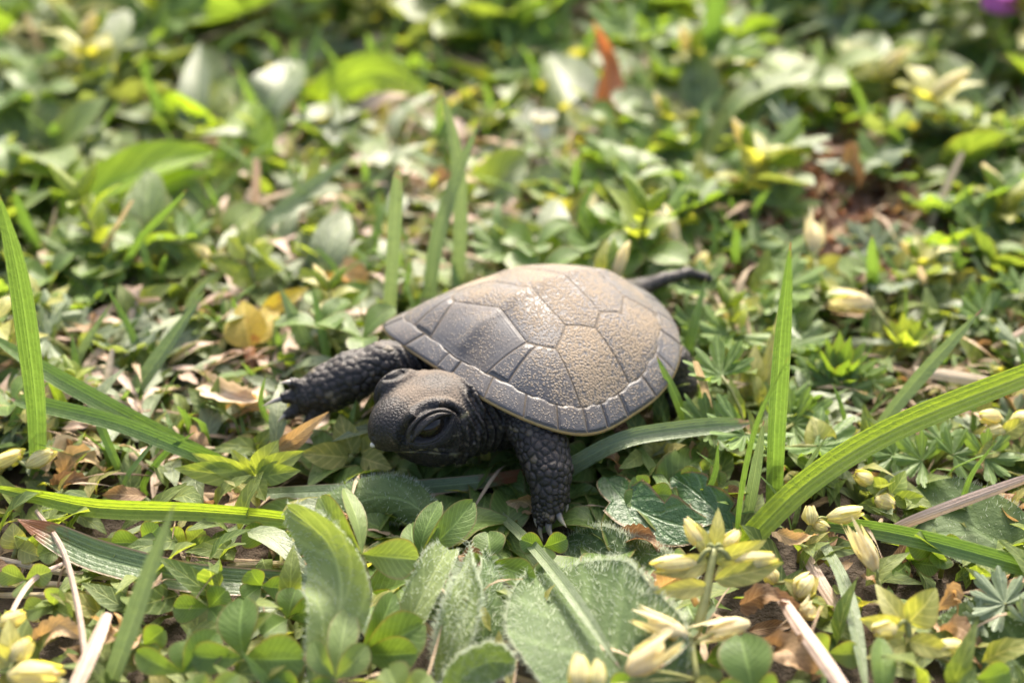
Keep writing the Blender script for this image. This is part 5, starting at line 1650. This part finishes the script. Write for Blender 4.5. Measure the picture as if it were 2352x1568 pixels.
BOXES = [(170, 520, 330, 520), (500, 650, 210, 460), (340, 490, 190, 340), (720, 1000, 130, 280), (590, 700, 120, 290), (420, 480, 90, 330), (1190, 1400, 100, 350), (1190, 1370, 400, 500), (1330, 1430, 20, 260),
         (590, 830, 330, 560), (870, 1120, 190, 740), (1500, 1660, 480, 740), (1810, 1960, 490, 720), (1900, 2140, 660, 820), (440, 660, 490, 720), (500, 720, 650, 880), (280, 480, 660, 940), (1740, 1840, 550, 900), (2020, 2270, 700, 980), (1840, 2040, 730, 960), (1720, 1780, 60, 330), (2040, 2110, 350, 440), (2230, 2352, 0, 60)]


def in_box(x, y):                   # keep clear what stands out
    u, v = project((x, y, .5))
    g = gsc(y)
    return any(a - 25 * g < u < b + 25 * g and c - 10 < v < d + 40 + 18 * g for a, b, c, d in BOXES)


def scatter():
    done = []
    for k in ('blade', 'straw', 'clover', 'crane', 'sprig', 'broad', 'lance', 'cranered'):
        pass
    plan = [('broad', 44, .9, (.8, 1.4)), ('clover', 40, .8, (.7, 1.1)), ('crane', 85, .72, (.7, 1.2)), ('sprig', 70, .7, (.7, 1.2)), ('lance', 66, .65, (.7, 1.3)), ('cranered', 11, .5, (.35, .5)), ('blade', 80, .35, (.7, 1.2)), ('straw', 95, .4, (.6, 1.2)), ('dry', 110, .45, (.7, 1.3))]
    for kind, n, dmin, (s0, s1) in plan:
        pts = []
        tries = 0
        while len(pts) < n and tries < 12000:
            tries += 1
            y = -1.6 + 19.5 * rng.random() ** 1.25
            x = rng.uniform(-1, 1) * (5.2 + .58 * (y + 3.4))
            if not in_view(x, y): continue
            r = {'blade': -.1, 'straw': .2, 'lance': .25, 'broad': 1.5, 'dry': .3}.get(kind, .45)
            if near_turtle(x, y, r): continue
            if y < -.55 and (kind != 'lance' or x < 2.4): continue
            if in_box(x, y): continue
            # where each kind grows
            px = {'broad': 1.0 if x < .5 else .22, 'clover': 1. if x < 2 else .45, 'crane': 1. if x > .3 else .18, 'sprig': 1. if (y > 8 or x > 1) else .4, 'lance': 1. if x < .5 else .3, 'cranered': 1. if bare_f(x, y) > .3 else .0, 'blade': .8, 'straw': .8, 'dry': .9}[kind]
            if rng.random() > px * (.15 + .85 * clump(x, y, len(kind) + ord(kind[0]) * .3)): continue
            # bare brown patch in the right background
            bare = bare_f(x, y)
            if kind not in ('cranered', 'straw', 'dry') and rng.random() < bare * 1.1: continue
            if any((x - a) ** 2 + (y - b) ** 2 < (dmin * gsc(y)) ** 2 for a, b in pts): continue
            pts.append((x, y))
        for x, y in pts:
            place(kind, x, y, rng.uniform(s0, s1) * (gsc(y) ** .35 if kind in ('dry', 'straw') else gsc(y)))


scatter()
name_placed()
for kind, pl in KINDS.items():
    for i, o in enumerate(pl):
        if (kind, i) not in used_proto:
            for ch in list(o.children): bpy.data.objects.remove(ch)
            bpy.data.objects.remove(o)


# ================================================================== uncountable cover
def carpet(name, label, cat, mat, n, box, Lr, wr, prof, zr, elr, nt=5, ns=3, fold=.3, keep=None, seed=1, wave=.05, bow=(.0, .25)):
    q = np.random.default_rng(seed)
    bag = Bag()
    cnt = 0
    while cnt < n:
        x = q.uniform(box[0], box[1]); y = q.uniform(box[2], box[3])
        if keep is not None and q.random() > keep(x, y): continue
        cnt += 1
        z = q.uniform(*zr)
        a = q.uniform(0, 6.283); el = q.uniform(*elr)
        d = np.array([math.cos(a) * math.cos(el), math.sin(a) * math.cos(el), math.sin(el)])
        L = q.uniform(*Lr) * gs(y); w_ = L * q.uniform(*wr)
        n_ = nz(UPV * math.cos(el) - np.array([math.cos(a), math.sin(a), 0]) * math.sin(el) + q.normal(size=3) * .3)
        p0 = np.array([x, y, z + float(ground_z(x, y))])
        p1 = p0 + d * L
        mid = (p0 + p1) / 2 + n_ * L * q.uniform(*bow)
        bag.add(ribbon([p0, mid, p1], w_, prof, n_, fold, nt, ns, 0, wave, 0, seed=cnt), q.random())
    o = bag.build(name, M[mat])
    return tag(o, label, cat, kind='stuff')


def infield(x, y):                  # dense where it can be seen, thinner around
    return 1. if in_view(x, y, .25) else .16


def low(x, y):
    if -.35 < x < 1.0 and -2.7 < y < -1.1: return .0
    return infield(x, y) * (.12 if near_turtle(x, y, -.35) else 1.)


BOX = (-19, 19, -6, 30)


def gs(y): return min(3.0, 1 + .15 * max(0., y - .5))


def back(x, y):                     # fewer but bigger leaves further off
    return low(x, y) / gs(y) ** 1.25 * (1. if y > -.9 else .10 if abs(x) < 1.3 else .38)


carpet('ground_cover', 'low mixed green leaves covering the ground between the plants', 'ground cover', 'mixleaf', 5200, BOX, (.24, .65), (.28, .55), p_ovate, (.0, .3), (-.2, 1.0), keep=lambda x, y: back(x, y) * (1 - bare_f(x, y)) * (1. if y < 4 else .5) * (.2 + .8 * clump(x, y, 1)), seed=3)
carpet('round_leaves', 'soft rounded green leaves spread through the far ground cover', 'ground cover', 'clover_pale', 1500, (-19, 19, 2, 30), (.28, .6), (.6, .95), p_obov, (.1, .4), (-.1, .8), nt=8, ns=5, keep=lambda x, y: back(x, y) * (1 - bare_f(x, y)) * (.1 + .9 * clump(x, y, 9)), seed=31)
carpet('ground_cover', 'low yellow green leaves scattered between the plants', 'ground cover', 'mixyellow', 3800, BOX, (.2, .55), (.25, .5), p_ovate, (.0, .34), (-.2, 1.0), keep=lambda x, y: back(x, y) * (1 - .95 * bare_f(x, y)) * (1. if y > 7 else .55) * (.15 + .85 * clump(x, y, 5)), seed=4)
carpet('pale_leaves', 'flat pale glossy narrow leaves lying between the plants', 'ground cover', 'broad_grey', 2300, BOX, (.4, .95), (.16, .34), p_lance, (.1, .42), (-.2, .45), nt=7, keep=lambda x, y: back(x, y) * (1. if x < .5 else .3) * (1 - bare_f(x, y)) * (1. if y > -.9 else .12), seed=14, bow=(.0, .2))
carpet('dry_litter', 'dry straw and thin brown litter on the soil', 'litter', 'mixlitter', 9500, BOX, (.25, .9), (.03, .10), p_lance, (.02, .42), (-.2, .4), nt=6, keep=lambda x, y: low(x, y) / gs(y) ** .5 * (1.1 - .8 * clump(x, y, 1)) * (1. if y > -.8 else .22), seed=5, fold=-.5, wave=.25, bow=(-.1, .25))
carpet('dead_leaves', 'crumpled brown dead leaves on the soil', 'litter', 'dead', 2600, BOX, (.16, .45), (.3, .6), p_ovate, (.01, .32), (-.2, .8), keep=lambda x, y: low(x, y) * (.3 + .7 * bare_f(x, y)), seed=6, wave=.22, nt=7, ns=5)
carpet('fine_grass', 'fine short grass among the plants', 'grass', 'grass', 2600, BOX, (.4, .9), (.06, .11), p_blade, (-.02, .12), (.3, 1.35), keep=lambda x, y: back(x, y) * (.25 if y < -.9 else 1) * (1 - .8 * bare_f(x, y)), seed=8, wave=.0)
carpet('pale_straw', 'pinkish straw coloured leaves lying flat on the left', 'litter', 'straw_pink', 750, (-9, .6, -.6, 9), (.3, .8), (.12, .28), p_lance, (.1, .4), (-.2, .4), nt=7, keep=back, seed=21, bow=(.0, .2), wave=.1)
carpet('brown_litter', 'reddish brown crumbled litter on the bare patch in the right background', 'litter', 'dead_red', 2400, (1.5, 10, 2.0, 12), (.15, .4), (.25, .6), p_ovate, (.0, .3), (-.2, .9), nt=6, keep=bare_f, seed=41, wave=.25)
carpet('shade_leaves', 'flat green leaves pressed down in the shade under the turtle', 'ground cover', 'clover', 260, (-2.0, 1.6, -2.7, -.2), (.4, .85), (.4, .7), p_ovate, (.0, .10), (-.08, .22), nt=9, ns=5, keep=lambda x, y: 0. if (0. < x < .75 and -2.6 < y < -1.3) else 1., seed=51)
